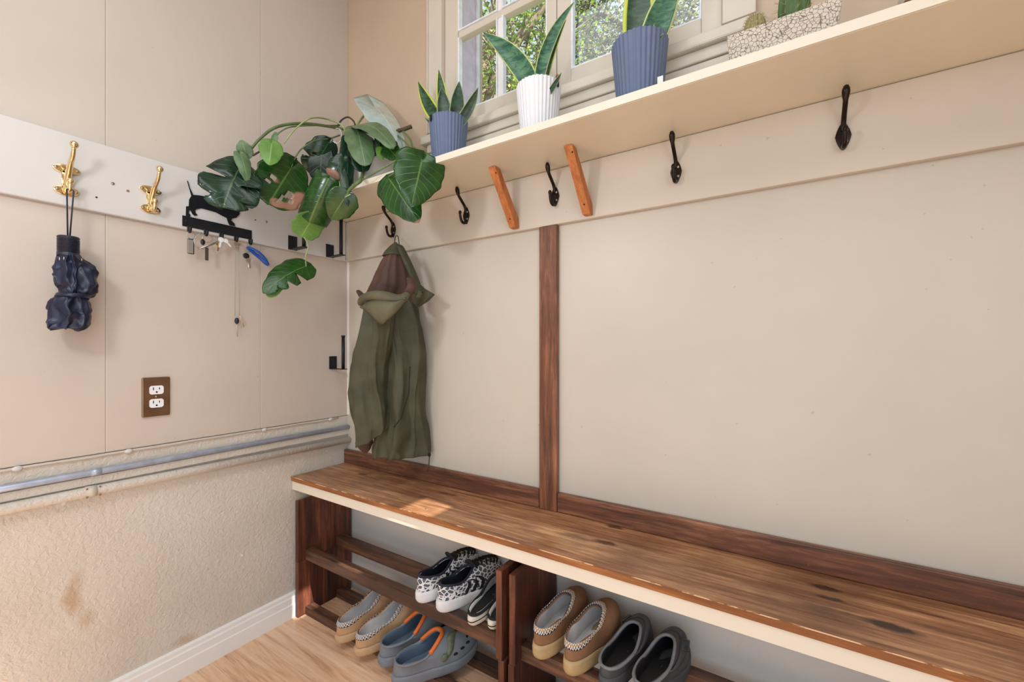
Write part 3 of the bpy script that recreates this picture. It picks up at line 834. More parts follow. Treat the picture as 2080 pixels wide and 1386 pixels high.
MB().tube([on_win(833,745,-.155), on_win(830,800,-.157), on_win(815,850,-.158), on_win(800,868,-.158)], .0022, 8, flat=.5).build('zipper_edge', M['dark_hole'], jk, True)

# ------------------------------------------------------------------ shoe racks
def rack(x0, x1, z0, z1, label, barz):
    t = thing('shoe_rack', label, 'shoe rack', ((x0+x1)/2, -.13, z0), 'stacked wooden shoe racks')
    for xa in (x0, x1-.018):
        MB().box(xa, xa+.018, -.240, -.012, z0, z1).build('side_panel', M['rack_panel'], t, bevel=.0018)
    for ya in (-.212, -.082):
        MB().box(x0+.0182, x1-.0182, ya, ya+.034, z0+barz[0], z0+barz[1]).build('crossbar', M['rack_bar'], t, bevel=.002)
    return t
rack(.0175, .943, .2056, .432, 'upper dark wood shoe rack against the left wall, holding sneakers', (.0, .038))
rack(.0175, .950, .0005, .2052, 'lower dark wood shoe rack against the left wall, holding slippers and clogs', (.0, .030))
rack(.965, 1.90, .2056, .432, 'upper dark wood shoe rack on the right, holding tan slippers', (.0, .038))
rack(.962, 1.89, .0005, .2052, 'lower dark wood shoe rack on the right, mostly out of view', (.0, .030))

# ------------------------------------------------------------------ shoes
def mat_leopard():
    t = NT('leopard_print'); v = t.coords((1,1,1.25))
    vo = t.n('ShaderNodeTexVoronoi', feature='DISTANCE_TO_EDGE'); t.l(v, vo.inputs['Vector']); vo.inputs['Scale'].default_value = 72
    k = t.ramp(vo.outputs['Distance'], [(.105, (0,0,0,1)), (.13, (1,1,1,1))])
    k2 = t.ramp(vo.outputs['Distance'], [(.17, (0,0,0,1)), (.21, (1,1,1,1))])
    c = t.mix(k, srgb(226,226,230), srgb(24,28,36)); c = t.mix(k2, c, srgb(86,96,104))
    return t.out(c, .6)
def mat_zigzag(name, base, line, mid):
    t = NT(name); tc = t.n('ShaderNodeTexCoord'); sx = t.n('ShaderNodeSeparateXYZ'); t.l(tc.outputs['UV'], sx.inputs[0])
    tri = t.math('PINGPONG', t.math('MULTIPLY', sx.outputs[0], 46.0), .5)
    v = t.math('MULTIPLY', t.math('SUBTRACT', sx.outputs[1], .12), 1.5)
    d1 = t.math('ABSOLUTE', t.math('SUBTRACT', v, t.math('MULTIPLY', tri, .9)))
    d2 = t.math('ABSOLUTE', t.math('SUBTRACT', t.math('SUBTRACT', v, .62), t.math('MULTIPLY', tri, .9)))
    k = t.ramp(t.math('MINIMUM', d1, d2), [(.10, (1,1,1,1)), (.15, (0,0,0,1))])
    band = t.ramp(sx.outputs[1], [(.34, (0,0,0,1)), (.38, (1,1,1,1)), (.62, (1,1,1,1)), (.66, (0,0,0,1))])
    c = t.mix(band, base, mid); c = t.mix(k, c, line)
    t.bump(k, .5, .001)
    return t.out(c, .8)
M['leopard'] = mat_leopard()
M['sneaker_sole'] = plain('white_rubber_sole', srgb(226,226,230), .5, 0, .03)
M['navy_knit'] = cloth('navy_knit_lining', srgb(24,28,42), srgb(42,48,66), .8)
M['black_cloth'] = cloth('black_cloth', srgb(16,16,18), srgb(30,30,34), .8)
M['suede_tan'] = cloth('tan_suede', srgb(176,138,100), srgb(206,168,130), .9, weave=500)
M['suede_brown'] = cloth('brown_suede', srgb(124,88,62), srgb(156,116,84), .9, weave=500)
M['fleece'] = cloth('white_fleece', srgb(196,196,198), srgb(236,236,238), .95, weave=260)
M['tan_rubber'] = plain('tan_rubber_sole', srgb(196,162,124), .65, 0, .05)
M['gum_rubber'] = plain('gum_rubber_sole', srgb(186,160,116), .6, 0, .05)
M['braid_grey'] = mat_zigzag('grey_braid', srgb(52,50,58), srgb(226,224,222), srgb(150,140,138))
M['braid_gold'] = mat_zigzag('gold_braid', srgb(40,36,56), srgb(232,230,232), srgb(176,140,86))
M['foam_grey'] = plain('grey_foam', srgb(122,128,136), .6, 0, .06, 20)
M['foam_blue'] = plain('blue_grey_foam', srgb(96,116,136), .6, 0, .06, 20)
M['foam_dark'] = plain('charcoal_foam', srgb(72,74,78), .65, 0, .08, 20)
M['orange'] = plain('orange_rubber', srgb(222,112,42), .5)
M['green_strap'] = plain('olive_webbing', srgb(104,112,88), .7, 0, .1, 120)
M['sole_cream'] = plain('cream_rubber', srgb(222,214,200), .55, 0, .04)
M['sole_black'] = plain('black_foam', srgb(30,30,34), .6)
M['piping_grey'] = plain('grey_piping', srgb(124,126,132), .5)
M['blue_shoe'] = plain('light_blue_rubber', srgb(120,152,188), .5)

def shoe(name, label, group, heel, ang, pitch, L, Wd, sole_t, rim, mats, side=1, vamp=1.5, style='', shared=None, roll=0):
    """rim = (u0, u1, halfwidth factor, z heel, z side, z front) above the sole"""
    t = thing(name, label, 'shoe', heel, group)
    t.rotation_euler = Matrix.Rotation(math.radians(ang), 4, 'Z').to_euler()
    t.rotation_euler.rotate_axis('Y', -math.radians(pitch))
    N = 56
    if shared is not None:
        for ch in list(shared.children): copy_tree(ch, t)
        if side < 0: t.scale = (1, -1, 1)
        return t
    def prof(u):
        k = [(0,.74),(.15,.78),(.35,.76),(.55,.9),(.70,1.0),(.85,.97),(1,.86)]
        for (a, p), (b, q) in zip(k[:-1], k[1:]):
            if u <= b: s = (u-a)/(b-a); s = s*s*(3-2*s); return p+(q-p)*s
        return .86
    def per(th, sc=1.0):
        u = .5-.5*math.cos(th)
        y = math.copysign(abs(math.sin(th))**.72, math.sin(th))*prof(u)*Wd/2
        y += .05*Wd*math.sin((u-.2)*2.6)*(1 if u > .2 else 0)
        return V((u-.5)*L*sc+.5*L, y*sc, 0)
    u0, u1, rw, zh, zs_, zf = rim
    def spring(x): return .010*max(0, (x/L-.68)/.32)**2
    def rimp(th):
        u = .5-.5*math.cos(th)
        x = (u0+(u1-u0)*u)*L
        y = rw*Wd/2*math.copysign(abs(math.sin(th))**.85, math.sin(th))*(1-.16*u)
        if u < .5: z = zh+(zs_-zh)*sstep(0, .5, u)
        else: z = zs_+(zf-zs_)*sstep(.5, 1, u)
        return V(x, y, sole_t+z)
    def surf(th, tt, off=0.0):
        P_, R_ = per(th, .985), rimp(th)
        a = (1-math.cos(tt*PI/2))**vamp; b = math.sin(tt*PI/2)
        q = V(P_.x+(R_.x-P_.x)*a, P_.y+(R_.y-P_.y)*a, sole_t+spring(P_.x)*(1-a)+(R_.z-sole_t)*b)
        if off:
            c = V(L*.5, 0, sole_t); d = (q-V(c.x+(q.x-c.x)*.7, 0, sole_t)).normalized(); q = q+d*off
        return q
    ths = [2*PI*k/N for k in range(N)]
    up = MB().grid([[surf(th, j/10) for th in ths] for j in range(11)], closed=True)
    up.build('upper', mats['upper'], t, True, solid=.005, mats=[mats['lining']], local=True)
    # sole
    rows = []
    for (sc, z) in ((.95,0),(1.0,.004),(1.03,sole_t*.35),(1.035,sole_t*.8),(1.02,sole_t+.001),(.96,sole_t+.0015)):
        r_ = []
        for th in ths:
            p = per(th, sc); p.z = z+spring(p.x); r_.append(p)
        rows.append(r_)
    s = MB().grid(rows, closed=True)
    s.f.append(list(range(N))[::-1]); s.f.append(list(range(5*N, 6*N)))
    so = s.build('sole', mats['sole'], t, True, local=True)
    ins = MB(); ins.grid([[per(th, sc)+V(0,0,sole_t+.004+spring(per(th,sc).x)) for th in ths] for sc in (.93,.6,.05)], closed=True)
    ins.build('insole', mats['insole'], t, True, local=True)
    if 'trim' in mats:
        def tband(th, dist):
            tt = 1.0; acc = 0; p0 = surf(th, 1.0)
            while tt > .05 and acc < dist:
                tt -= .02; p1 = surf(th, tt); acc += (p1-p0).length; p0 = p1
            return tt
        tb = [tband(th, .0155) for th in ths]
        rows = [[surf(th, 1-(1-q)*a, o) for th, q in zip(ths, tb)] for a, o in ((1.0,.0002),(.9,.0022),(.66,.0028),(.33,.0032),(.05,.0024),(-.04,-.001))]
        MB().grid(rows, closed=True).build('braided_trim', mats['trim'], t, True, local=True)
    if 'piping' in mats:
        MB().tube([rimp(th)+V(0,0,.0) for th in ths+[0]], .0036, 8, cap=False).build('rim_piping', mats['piping'], t, True, local=True)
    if style == 'sneaker':
        for sgn in (1, -1):
            for k in range(3):
                th0 = PI - sgn*(PI*(.50+.065*k)) if sgn > 0 else PI + (PI*(.50+.065*k))
                rows = []
                for j in range(7):
                    tt = .03+.80*j/6
                    th = th0+sgn*.30*j/6
                    rows.append([surf(th-.05, tt, .0020), surf(th, tt, .0030), surf(th+.05, tt, .0020)])
                MB().grid(rows).build('stripe', M['black_cloth'], t, True, local=True)
        for k in range(6):
            tt = .55+.08*k
            pts = [surf(PI+d, tt, .0035) for d in (-.55,-.3,0,.3,.55)]
            MB().tube(pts, .0030, 6, flat=1.3).build('lace', M['black_cloth'], t, True, local=True)
        rf = rimp(PI)
        MB().ball(rf+V(.012,0,.003), .011, 10, 8, (1.3,1.6,.8)).build('lace_knot', M['black_cloth'], t, True, local=True)
        tg = [[rf+V(-.004+.010*a*(1-b*.3)-.012*b, (c-.5)*.044*(1-.35*b*b), .019*b+.004*math.sin(PI*c)) for c in [i/6 for i in range(7)]] for a, b in ((1,-.5),(1,0),(1,.4),(1,.8),(1,1))]
        MB().grid(tg).build('tongue', M['navy_knit'], t, True, solid=.005, local=True)
    if style == 'clog':
        for (d, tt) in ((0,.35),(-.32,.42),(.32,.42),(0,.56),(-.42,.60),(.42,.60),(-.2,.28),(.2,.28),(-.6,.45),(.6,.45),(0,.74),(-.3,.76),(.3,.76)):
            p = surf(PI+d, tt, .0006); q = surf(PI+d+.02, tt, .0006); r_ = surf(PI+d, tt+.02, .0006)
            nn = (q-p).cross(r_-p).normalized()
            if nn.z < 0: nn = -nn
            MB().tube([p-nn*.001, p+nn*.0006], .0042, 10).build('vent_hole', M['dark_hole'], t, local=True)
        for sgn in (1,-1):
            for k in range(3):
                p = surf(PI-sgn*(.75+.22*k), .32, .0008)
                MB().ball(p, .0075, 10, 6, (1,.35,.55)).build('vent_hole', M['dark_hole'], t, True, local=True)
        pts = [rimp(th)+V(.003,0,.003) for th in [PI*.58+PI*.84*i/20 for i in range(21)]]
        MB().tube(pts, .0062, 8).build('orange_rim', M['orange'], t, True, local=True)
        rs = []
        for i in range(15):
            th = PI*(.56)+ .95*i/14; tt = .42+.38*math.sin(i/14*PI*.6)
            rs.append([surf(th, tt-.075, .003), surf(th, tt, .004), surf(th, tt+.075, .003)])
        MB().grid(rs).build('strap', M['green_strap'], t, True, solid=.002, local=True)
        p = surf(PI*.54, .42, .004); MB().ball(p, .011, 14, 8, (1,.4,1)).build('rivet', M['green_strap'], t, True, local=True)
    if style == 'strapped':
        for (t0, wd) in ((.62,.16),):
            rs = []
            for i in range(21):
                th = PI*.45+PI*1.1*i/20
                rs.append([surf(th, t0-wd, .003), surf(th, t0, .006), surf(th, t0+wd, .003)])
            MB().grid(rs).build('strap', M['foam_dark'], t, True, solid=.003, local=True)
        p = surf(PI*.70, .62, .008); q = surf(PI*.78, .62, .008)
        MB().tube([surf(PI*.68,.48,.009), surf(PI*.68,.76,.009), surf(PI*.78,.76,.009), surf(PI*.78,.48,.009), surf(PI*.68,.48,.009)], .0022, 6).build('buckle', M['foam_dark'], t, True, local=True)
    if style == 'slide':
        rows = []
        for (sc, z) in ((1.038,sole_t*.50),(1.04,sole_t*.55),(1.038,sole_t*.62)):
            rows.append([V(per(th,sc).x, per(th,sc).y, z+spring(per(th,sc).x)) for th in ths])
        MB().grid(rows, closed=True).build('sole_line', M['sole_black'], so, True, local=True)
    return t

m = dict(upper=M['leopard'], lining=M['navy_knit'], insole=M['navy_knit'], sole=M['sneaker_sole'], piping=M['navy_knit'])
rs_ = (.03, .50, .66, .044, .037, .056)
a = shoe('sneaker', 'spotted black and white sneaker on the left of its pair', 'leopard sneakers on the upper rack', (.634,-.226,.2445), 79, 0, .245, .086, .033, rs_, m, 1, 1.5, 'sneaker')
b = shoe('sneaker', 'spotted black and white sneaker with side stripes, right of its pair', 'leopard sneakers on the upper rack', (.716,-.226,.2445), 78, 0, .245, .086, .033, rs_, m, -1, shared=a)
m = dict(upper=M['suede_tan'], lining=M['fleece'], insole=M['fleece'], sole=M['tan_rubber'], trim=M['braid_grey'])
rs_ = (.04, .62, .70, .040, .048, .084)
a = shoe('slipper', 'light tan suede slipper nearest the left wall on the lower rack', 'light tan slippers with grey braid', (.314,-.272,.0315), 82, 1, .262, .094, .026, rs_, m, 1, 1.4)
b = shoe('slipper', 'light tan suede slipper beside the grey clogs', 'light tan slippers with grey braid', (.416,-.276,.0315), 79, 1, .262, .094, .026, rs_, m, -1, shared=a)
m = dict(upper=M['foam_grey'], lining=M['foam_blue'], insole=M['foam_blue'], sole=M['foam_grey'], piping=M['foam_grey'])
rs_ = (.03, .56, .80, .034, .036, .070)
a = shoe('clog', 'grey clog tucked between the tan slipper and the other clog', 'grey foam clogs', (.513,-.264,.0315), 72, 1, .262, .100, .030, rs_, m, -1, 1.2, 'clog')
b = shoe('clog', 'grey clog with orange rim and strap at the front', 'grey foam clogs', (.604,-.292,.0315), 65, 1, .262, .100, .030, rs_, m, 1, 1.2, shared=a)
a.scale = (1,1,1); b.scale = (1,-1,1)
m = dict(upper=M['black_cloth'], lining=M['fleece'], insole=M['black_cloth'], sole=M['sole_cream'], piping=M['black_cloth'])
rs_ = (.02, .62, .86, .004, .010, .050)
a = shoe('slide_sandal', 'black slide sandal with cream sole beside the spotted sneakers', 'black slides with cream soles', (.830,-.224,.2445), 89, 3, .215, .064, .026, rs_, m, 1, 1.2, 'slide')
b = shoe('slide_sandal', 'black slide sandal half hidden by the rack side panel', 'black slides with cream soles', (.886,-.208,.2445), 90, 3, .215, .062, .026, rs_, m, -1, shared=a)
m = dict(upper=M['suede_brown'], lining=M['fleece'], insole=M['fleece'], sole=M['gum_rubber'], trim=M['braid_gold'])
rs_ = (.04, .62, .74, .040, .046, .068)
a = shoe('slipper', 'brown suede slipper next to the rack panel on the right rack', 'brown slippers with gold braid', (1.040,-.234,.2445), 80, 0, .218, .082, .034, rs_, m, 1, 1.4)
b = shoe('slipper', 'brown suede slipper beside the black clogs on the right rack', 'brown slippers with gold braid', (1.126,-.240,.2445), 80, 0, .218, .082, .034, rs_, m, -1, shared=a)
m = dict(upper=M['foam_dark'], lining=M['sole_black'], insole=M['sole_black'], sole=M['foam_dark'], piping=M['piping_grey'])
rs_ = (.02, .70, .84, .022, .026, .052)
a = shoe('black_clog', 'black buckled clog beside the brown slipper', 'black clogs on the right rack', (1.211,-.238,.2445), 78, 0, .214, .076, .030, rs_, m, 1, 1.1, 'strapped')
b = shoe('black_clog', 'black buckled clog at the right end of the shoe row', 'black clogs on the right rack', (1.288,-.242,.2445), 77, 0, .214, .076, .030, rs_, m, -1, shared=a)
m = dict(upper=M['blue_shoe'], lining=M['blue_shoe'], insole=M['blue_shoe'], sole=M['blue_shoe'])
shoe('blue_shoe', 'light blue shoe peeking out under the right rack', None, (1.060,-.16,.0315), 80, 0, .15, .07, .02, (.05,.6,.7,.04,.04,.05), m)

# ------------------------------------------------------------------ plants
def leaf(base, tip, width, nrm, name, m, parent, bow=.05, curl=0.0, fold=.0, lobe=.16, notch=(), holes=(), dead=(), wave=.0, shape=(.42,.62), tipcurl=0, nu=34, nv=18, skew=0):
    base, tip = Vector(base), Vector(tip)
    ax = tip-base; Ln = ax.length; axn = ax.normalized()
    n = Vector(nrm); n = (n-axn*n.dot(axn)).normalized(); lat = axn.cross(n)
    pk = shape[0]/(shape[0]+shape[1]); nm = pk**shape[0]*(1-pk)**shape[1]
    mb = MB(); mb.at = []; rows = []
    for i in range(nu+1):
        u = i/nu
        wd = width/2*(max(u, .0)**shape[0])*((1-u)**shape[1])/nm
        row = []
        for j in range(nv+1):
            v = -1+2*j/nv
            wv = wd*(1+.035*math.sin(u*17+Ln*90)+.022*math.sin(u*31+Ln*200)*(1 if v > 0 else -1))
            for (un, vs_, dp, sg) in notch:
                if (sg == 0 or sg*v > 0):
                    k = max(0, 1-abs(u-un-.12*abs(v))/vs_)
                    wv *= 1-dp*k**.6
            s = v*wv
            back = -lobe*Ln*abs(v)**1.6*(1-u)**2.5
            if curl:
                y = math.sin(curl*s)/curl; z = -(1-math.cos(curl*s))/curl
            else: y, z = s, 0
            z += fold*abs(s)
            z += wave*math.sin(u*9+v*2.0)*abs(v)
            z += bow*Ln*4*u*(1-u)
            if tipcurl and u > .6: z -= tipcurl*Ln*(u-.6)**2
            p = base+axn*(u*Ln+back)+lat*(y+skew*Ln*math.sin(PI*u))+n*z
            row.append(p)
            dd = 0
            for (ud, vd, ru, rv) in dead:
                q = ((u-ud)/ru)**2+((v-vd)/rv)**2
                dd = max(dd, 1 if q < 1 else max(0, 1-(q-1)*3))
            mb.at.append(dd)
        rows.append(row)
    mb.grid(rows)
    if holes:
        keep, uv = [], {}
        for fi, f in enumerate(mb.f):
            i, j = divmod(fi, nv); u = (i+.5)/nu; v = -1+2*(j+.5)/nv
            if any(((u-a)/c)**2+((v-b)/d)**2 < 1 for a, b, c, d in holes): continue
            uv[len(keep)] = mb.uv[fi]; keep.append(f)
        mb.f, mb.uv = keep, uv
    return mb.build(name, m, parent, True, recalc=False, solid=.0007)

def at(px, py, d):
    """point seen at a photo pixel, on the vertical plane a distance d in front of the window wall"""
    return on_win(px, py, -d)
TOC = lambda p: (CAM-p).normalized()
# monstera on the left end of the shelf
pot_c = V(.325, -.118, 1.5428)
mo = thing('monstera_plant', 'trailing monstera with split leaves in a pale pot in the corner', 'plant', pot_c)
MB().lathe(pot_c, [(.0001,0),(.072,0),(.076,.004),(.094,.150),(.099,.152),(.099,.172),(.093,.172),(.088,.150),(.0001,.148)], 40).build('pot', M['pot_ceramic'], mo, True)
MB().lathe(pot_c, [(.087,.1515),(.05,.158),(.0001,.160)], 24).build('soil', M['soil'], mo, True)
L2 = lambda px, py, x: on_left(px, py, x)
def ml(b, tp, wpx, m, nrm=None, **k):
    bb_, tt = Vector(b), Vector(tp); c = (bb_+tt)/2
    d = (c-CAM).dot(CF)
    n = TOC(c) if nrm is None else (TOC(c)+Vector(nrm)).normalized()
    return leaf(bb_, tt, wpx*d/FPX, n, 'leaf', M[m], mo, **k)
# (plane distances chosen so the leaves spill over the shelf's front edge)
ml(L2(486,342,.13), L2(452,424,.17), 104, 'leaf_dark', (0,0,.5), bow=.10, lobe=.22, notch=((.30,.06,.85,1),(.40,.06,.8,-1),(.66,.05,.6,-1),(.72,.05,.5,1)), wave=.008, shape=(.45,.36))
ml(L2(494,345,.14), L2(512,424,.16), 44, 'leaf_dark', (.5,-.4,0), bow=.08, lobe=.1, notch=((.45,.05,.7,1),), shape=(.5,.5))
ml(L2(500,316,.14), L2(490,284,.14), 30, 'leaf_olive', (-.3,0,.8), bow=.15, lobe=.25, shape=(.5,.9))
ml(L2(488,312,.15), L2(503,374,.17), 30, 'leaf_olive', (.5,.2,0), bow=.1, curl=20, lobe=.1, shape=(.3,.8))
ml(L2(592,341,.17), L2(545,416,.17), 100, 'leaf_green', (0,0,-.2), bow=-.03, lobe=.26, wave=.004, holes=((.42,.34,.05,.14),(.56,.40,.03,.12),(.55,-.42,.09,.10),(.66,-.62,.06,.07),(.74,-.28,.12,.07)), dead=((.62,-.8,.22,.30),(.86,-.35,.10,.35),(.44,.22,.05,.1)), shape=(.42,.46))
ml(L2(552,291,.20), L2(547,336,.22), 44, 'leaf_light', (0,0,.3), bow=.08, lobe=.2, fold=-.2, shape=(.35,.7))
ml(L2(556,296,.19), L2(561,268,.19), 13, 'leaf_olive', (-.4,0,.3), bow=.1, lobe=.05, curl=30)
ml(L2(560,296,.18), L2(568,322,.18), 20, 'leaf_dark', (.5,0,-.3), bow=.1, lobe=.1)
ml(at(668,288,.20), at(628,352,.22), 64, 'leaf_dark', (.2,0,-.5), bow=.06, lobe=.12, curl=9, notch=((.5,.05,.6,1),), holes=((.55,.3,.1,.2),), shape=(.5,.5))
ml(at(655,300,.205), at(650,372,.21), 50, 'leaf_dark', (-.3,0,-.3), bow=.05, lobe=.12, shape=(.5,.5))
ml(at(668,362,.30), at(628,452,.31), 104, 'leaf_green', (0,0,.4), bow=.06, curl=19, lobe=.05, shape=(.12,.14))
ml(at(640,440,.30), at(612,482,.30), 56, 'leaf_light', (0,0,-.6), bow=-.1, lobe=.1, shape=(.3,.22))
ml(at(698,318,.25), at(676,363,.27), 42, 'leaf_dark', (0,0,.5), bow=.15, curl=14, lobe=.1, dead=((.95,.2,.25,.9),), shape=(.5,.35))
ml(at(705,280,.22), at(703,390,.26), 32, 'leaf_dark', (.3,.2,0), bow=.04, curl=16, lobe=.05, shape=(.3,.35))
ml(at(697,345,.28), at(706,420,.285), 16, 'leaf_dark', (.2,0,0), bow=.04, curl=18, lobe=.05, shape=(.4,.5))
ml(at(722,258,.20), at(742,338,.25), 56, 'leaf_olive', (0,0,.5), bow=.10, curl=8, lobe=.05, shape=(.35,.45))
ml(at(722,258,.20), at(801,302,.21), 46, 'leaf_olive', (0,0,.9), bow=.14, curl=6, lobe=.02, wave=.003, shape=(.4,.45))
ml(at(761,216,.13), at(816,310,.17), 72, 'leaf_painted_sheen', (.45,.1,.3), bow=.06, curl=5, lobe=.30, notch=((.66,.06,.6,1),), shape=(.16,.62), fold=-.15)
ml(at(748,262,.17), at(768,312,.19), 46, 'leaf_dark', (-.2,0,-.4), bow=.04, lobe=.12, shape=(.5,.5))
ml(at(778,288,.18), at(808,322,.20), 40, 'leaf_green', (.2,0,-.2), bow=.04, lobe=.12, shape=(.4,.45))
ml(at(730,300,.22), at(738,350,.23), 40, 'leaf_dark', (0,0,-.4), bow=.05, lobe=.12, shape=(.4,.4))
ml(at(770,300,.2), at(776,326,.2), 17, 'leaf_light', (.2,0,0), bow=.04, lobe=.1)
ml(at(709,388,.285), at(672,446,.30), 62, 'leaf_green', (.3,0,.2), bow=.05, curl=7, fold=.12, lobe=.04, shape=(.45,.75))
ml(at(857,326,.27), at(834,424,.29), 104, 'leaf_green', (.3,-.1,.2), bow=.06, curl=3.5, lobe=.20, shape=(.28,.85), tipcurl=-.3, wave=.003)
ml(at(788,360,.26), at(851,453,.25), 80, 'leaf_green', (-.2,0,.3), bow=.05, curl=6, lobe=.06, dead=((1.0,0,.05,1),), shape=(.4,.75))
ml(L2(622,541,.16), L2(534,596,.17), 62, 'leaf_green', (0,0,.6), bow=.10, lobe=.12, notch=((.26,.05,.85,-1),(.48,.05,.85,-1),(.66,.045,.7,-1)), curl=5, shape=(.3,.65))
ml(L2(570,566,.15), L2(545,604,.16), 30, 'leaf_light', (0,0,.2), bow=.10, lobe=.1, shape=(.4,.5))
def stem(pts, r0, r1, m='stem'):
    q = smooth_line(pts, 5); n = len(q)
    MB().tube(q, [r0+(r1-r0)*i/(n-1) for i in range(n)], 8).build('stem', M[m], mo, True)
stem([at(720,268,.12), at(685,260,.16), L2(620,251,.17), L2(565,257,.16), L2(530,280,.15), L2(503,313,.14), L2(488,345,.13)], .0055, .0035)
stem([at(700,288,.2), at(698,258,.2), at(668,243,.2), L2(632,240,.24), L2(600,262,.22), L2(577,291,.21)], .0035, .002, 'stem_pale')
stem([L2(592,341,.17), L2(597,326,.17), L2(612,303,.18), L2(640,286,.2), at(668,282,.2), at(690,275,.15)], .002, .003)
stem([L2(514,316,.18), L2(535,303,.18), L2(552,290,.19)], .003, .002, 'bark_stem')
stem([L2(556,284,.19), L2(572,266,.2), L2(605,256,.21), at(690,255,.17)], .0018, .0025)
stem([at(745,330,.13), at(738,350,.20), at(733,366,.27), at(718,378,.285), at(706,390,.285)], .007, .005)
stem([at(732,368,.27), at(790,335,.25), at(832,308,.2), at(842,300,.15)], .0025, .003)
stem([at(775,300,.12), at(803,270,.14), at(820,263,.13), at(836,257,.12)], .007, .006, 'bark_stem')
stem([at(803,272,.14), at(830,295,.2), at(857,326,.27)], .003, .003)
stem([at(818,266,.13), at(834,285,.15), at(839,312,.2), at(846,328,.26)], .0035, .003)
stem([at(839,318,.2), at(828,335,.24), at(800,352,.26), at(788,361,.26)], .003, .0022)
stem([at(722,258,.2), at(718,246,.16), at(706,238,.15), at(692,246,.15), at(684,262,.14)], .003, .003, 'bark_stem')
stem([at(722,258,.18), at(732,244,.15), at(742,232,.12)], .0045, .0035, 'stem_pale')
stem([L2(618,482,.17), L2(626,500,.17), L2(621,520,.17), L2(621,532,.165), L2(622,542,.16)], .0022, .002, 'stem_pale')
stem([at(690,370,.28), at(695,400,.29), at(712,395,.285)], .002, .002, 'stem_pale')
shp = []
for i in range(7):
    rw_ = []
    for k in range(15):
        th = -2.4+4.2*k/14
        c = at(684+i*.8, 276+i*.0, .19-.008*i)
        rw_.append(c+CR*(.019*math.cos(th))+V(0,0,.028*math.sin(th)))
    shp.append(rw_)
MB().grid(shp).build('curled_sheath', M['pot_ceramic'], mo, True, solid=.0015)

# snake plants
def ribbed_pot(c, r, h, m, nrib, parent, notch_dir=None):
    c = Vector(c)
    rip = lambda th, z: 1+.018*math.cos(nrib*th)
    seg = nrib*6
    mb = MB().lathe(c, [(r*.74,0),(r*.76,.003),(r*.99,h-.004),(r,h)], seg, rip)
    o = mb.build('pot', m, parent, True, solid=.003)
    MB().lathe(c, [(.0001,.002),(r*.72,.002)], 24).build('pot_base', m, parent)
    MB().lathe(c, [(r*.92,h-.024),(r*.5,h-.020),(.0001,h-.019)], 24).build('soil', M['soil'], parent, True)
    if notch_dir is not None:
        p = c+Vector(notch_dir).normalized()*(r*1.008)+V(0,0,h-.009)
        d = Vector(notch_dir).normalized(); s = V(-d.y, d.x, 0)
        MB().prism([p+s*a+V(0,0,b) for a, b in ((-.006,.0088),(.006,.0088),(.006,-.006),(.003,-.010),(-.003,-.010),(-.006,-.006))], d*.0012).build('watering_notch', M['dark_hole'], parent)
    return o
def blade(b, tp, wpx, m, parent, nrm=(0,0,0), bow=.06, cup=.25, side=0.0, twist=0):
    b, tp = Vector(b), Vector(tp); ax = tp-b; Ln = ax.length; axn = ax.normalized()
    c = (b+tp)/2; n = (TOC(c)+Vector(nrm)); n = (n-axn*n.dot(axn)).normalized(); lat = axn.cross(n)
    wd = 1.2*wpx*(c-CAM).dot(CF)/FPX; rows = []
    for i in range(21):
        u = i/20
        hw = wd/2*(.72+.9*u-1.0*u*u)*(1-u**5)/ .92 if u < 1 else 0
        a = twist*u
        l2 = lat*math.cos(a)+n*math.sin(a); n2 = n*math.cos(a)-lat*math.sin(a)
        p = b+axn*(u*Ln)-n*(bow*Ln*4*u*(1-u))+lat*(side*Ln*4*u*(1-u))
        rows.append([p+l2*(hw*v)+n2*(cup*hw*(v*v)) for v in (-1,-.8,-.5,-.2,.2,.5,.8,1)])
    MB().grid(rows).build('leaf', M[m], parent, True, recalc=False, solid=.0025)
zs = 1.5428
def snake(px, label, h, m, blades, ndir, nrib=34, dist=.125, r=.060):
    c = on_win(px, 300, -dist); c.z = zs
    t = thing('snake_plant', label, 'plant', c, 'snake plants on the shelf')
    ribbed_pot(c, r, h, m, nrib, t, ndir)
    cc = c+V(0,0,h-.022)
    for (bx, by, tx, ty, wpx, mm, k) in blades:
        d = k.pop('d', 0.0)
        b = on_win(bx, by, -dist+.0+d); b = b-(b-CAM).normalized()*0
        tp = on_win(tx, ty, -dist+k.pop('td', 0.0)+d)
        b = b+(b-tp).normalized()*.03
        blade(b, tp, wpx, mm, t, **k)
    return t, c
snake(911, 'small snake plant with yellow edged leaves in a slate blue pot', .163, M['pot_blue'], [
    (895,242,849,165,24,'snake_yellow',dict(side=-.05, d=.02)), (899,238,891,141,20,'snake_yellow',dict(d=.03, side=.02)),
    (904,243,897,176,24,'snake_dark',dict(d=-.01)), (926,242,933,165,24,'snake_dark',dict(d=.0)),
    (932,246,971,178,17,'snake_dark',dict(side=.05,d=-.01)), (880,256,862,238,4,'snake_dark',dict(d=-.03))], (-.31,-.93,0))
snake(1094, 'snake plant with two tall arching leaves in a white pot', .160, M['pot_white'], [
    (1076,184,981,66,34,'snake_mid',dict(side=.07,d=.0)), (1086,176,1060,132,16,'snake_mid',dict(d=.03)),
    (1102,174,1166,4,20,'snake_mid',dict(side=-.10,d=.02)), (1112,174,1150,40,10,'snake_yellow',dict(side=-.06,d=.035)),
    (1120,180,1140,148,8,'snake_dark',dict(side=.02,d=-.03))], (.98,-.10,0))
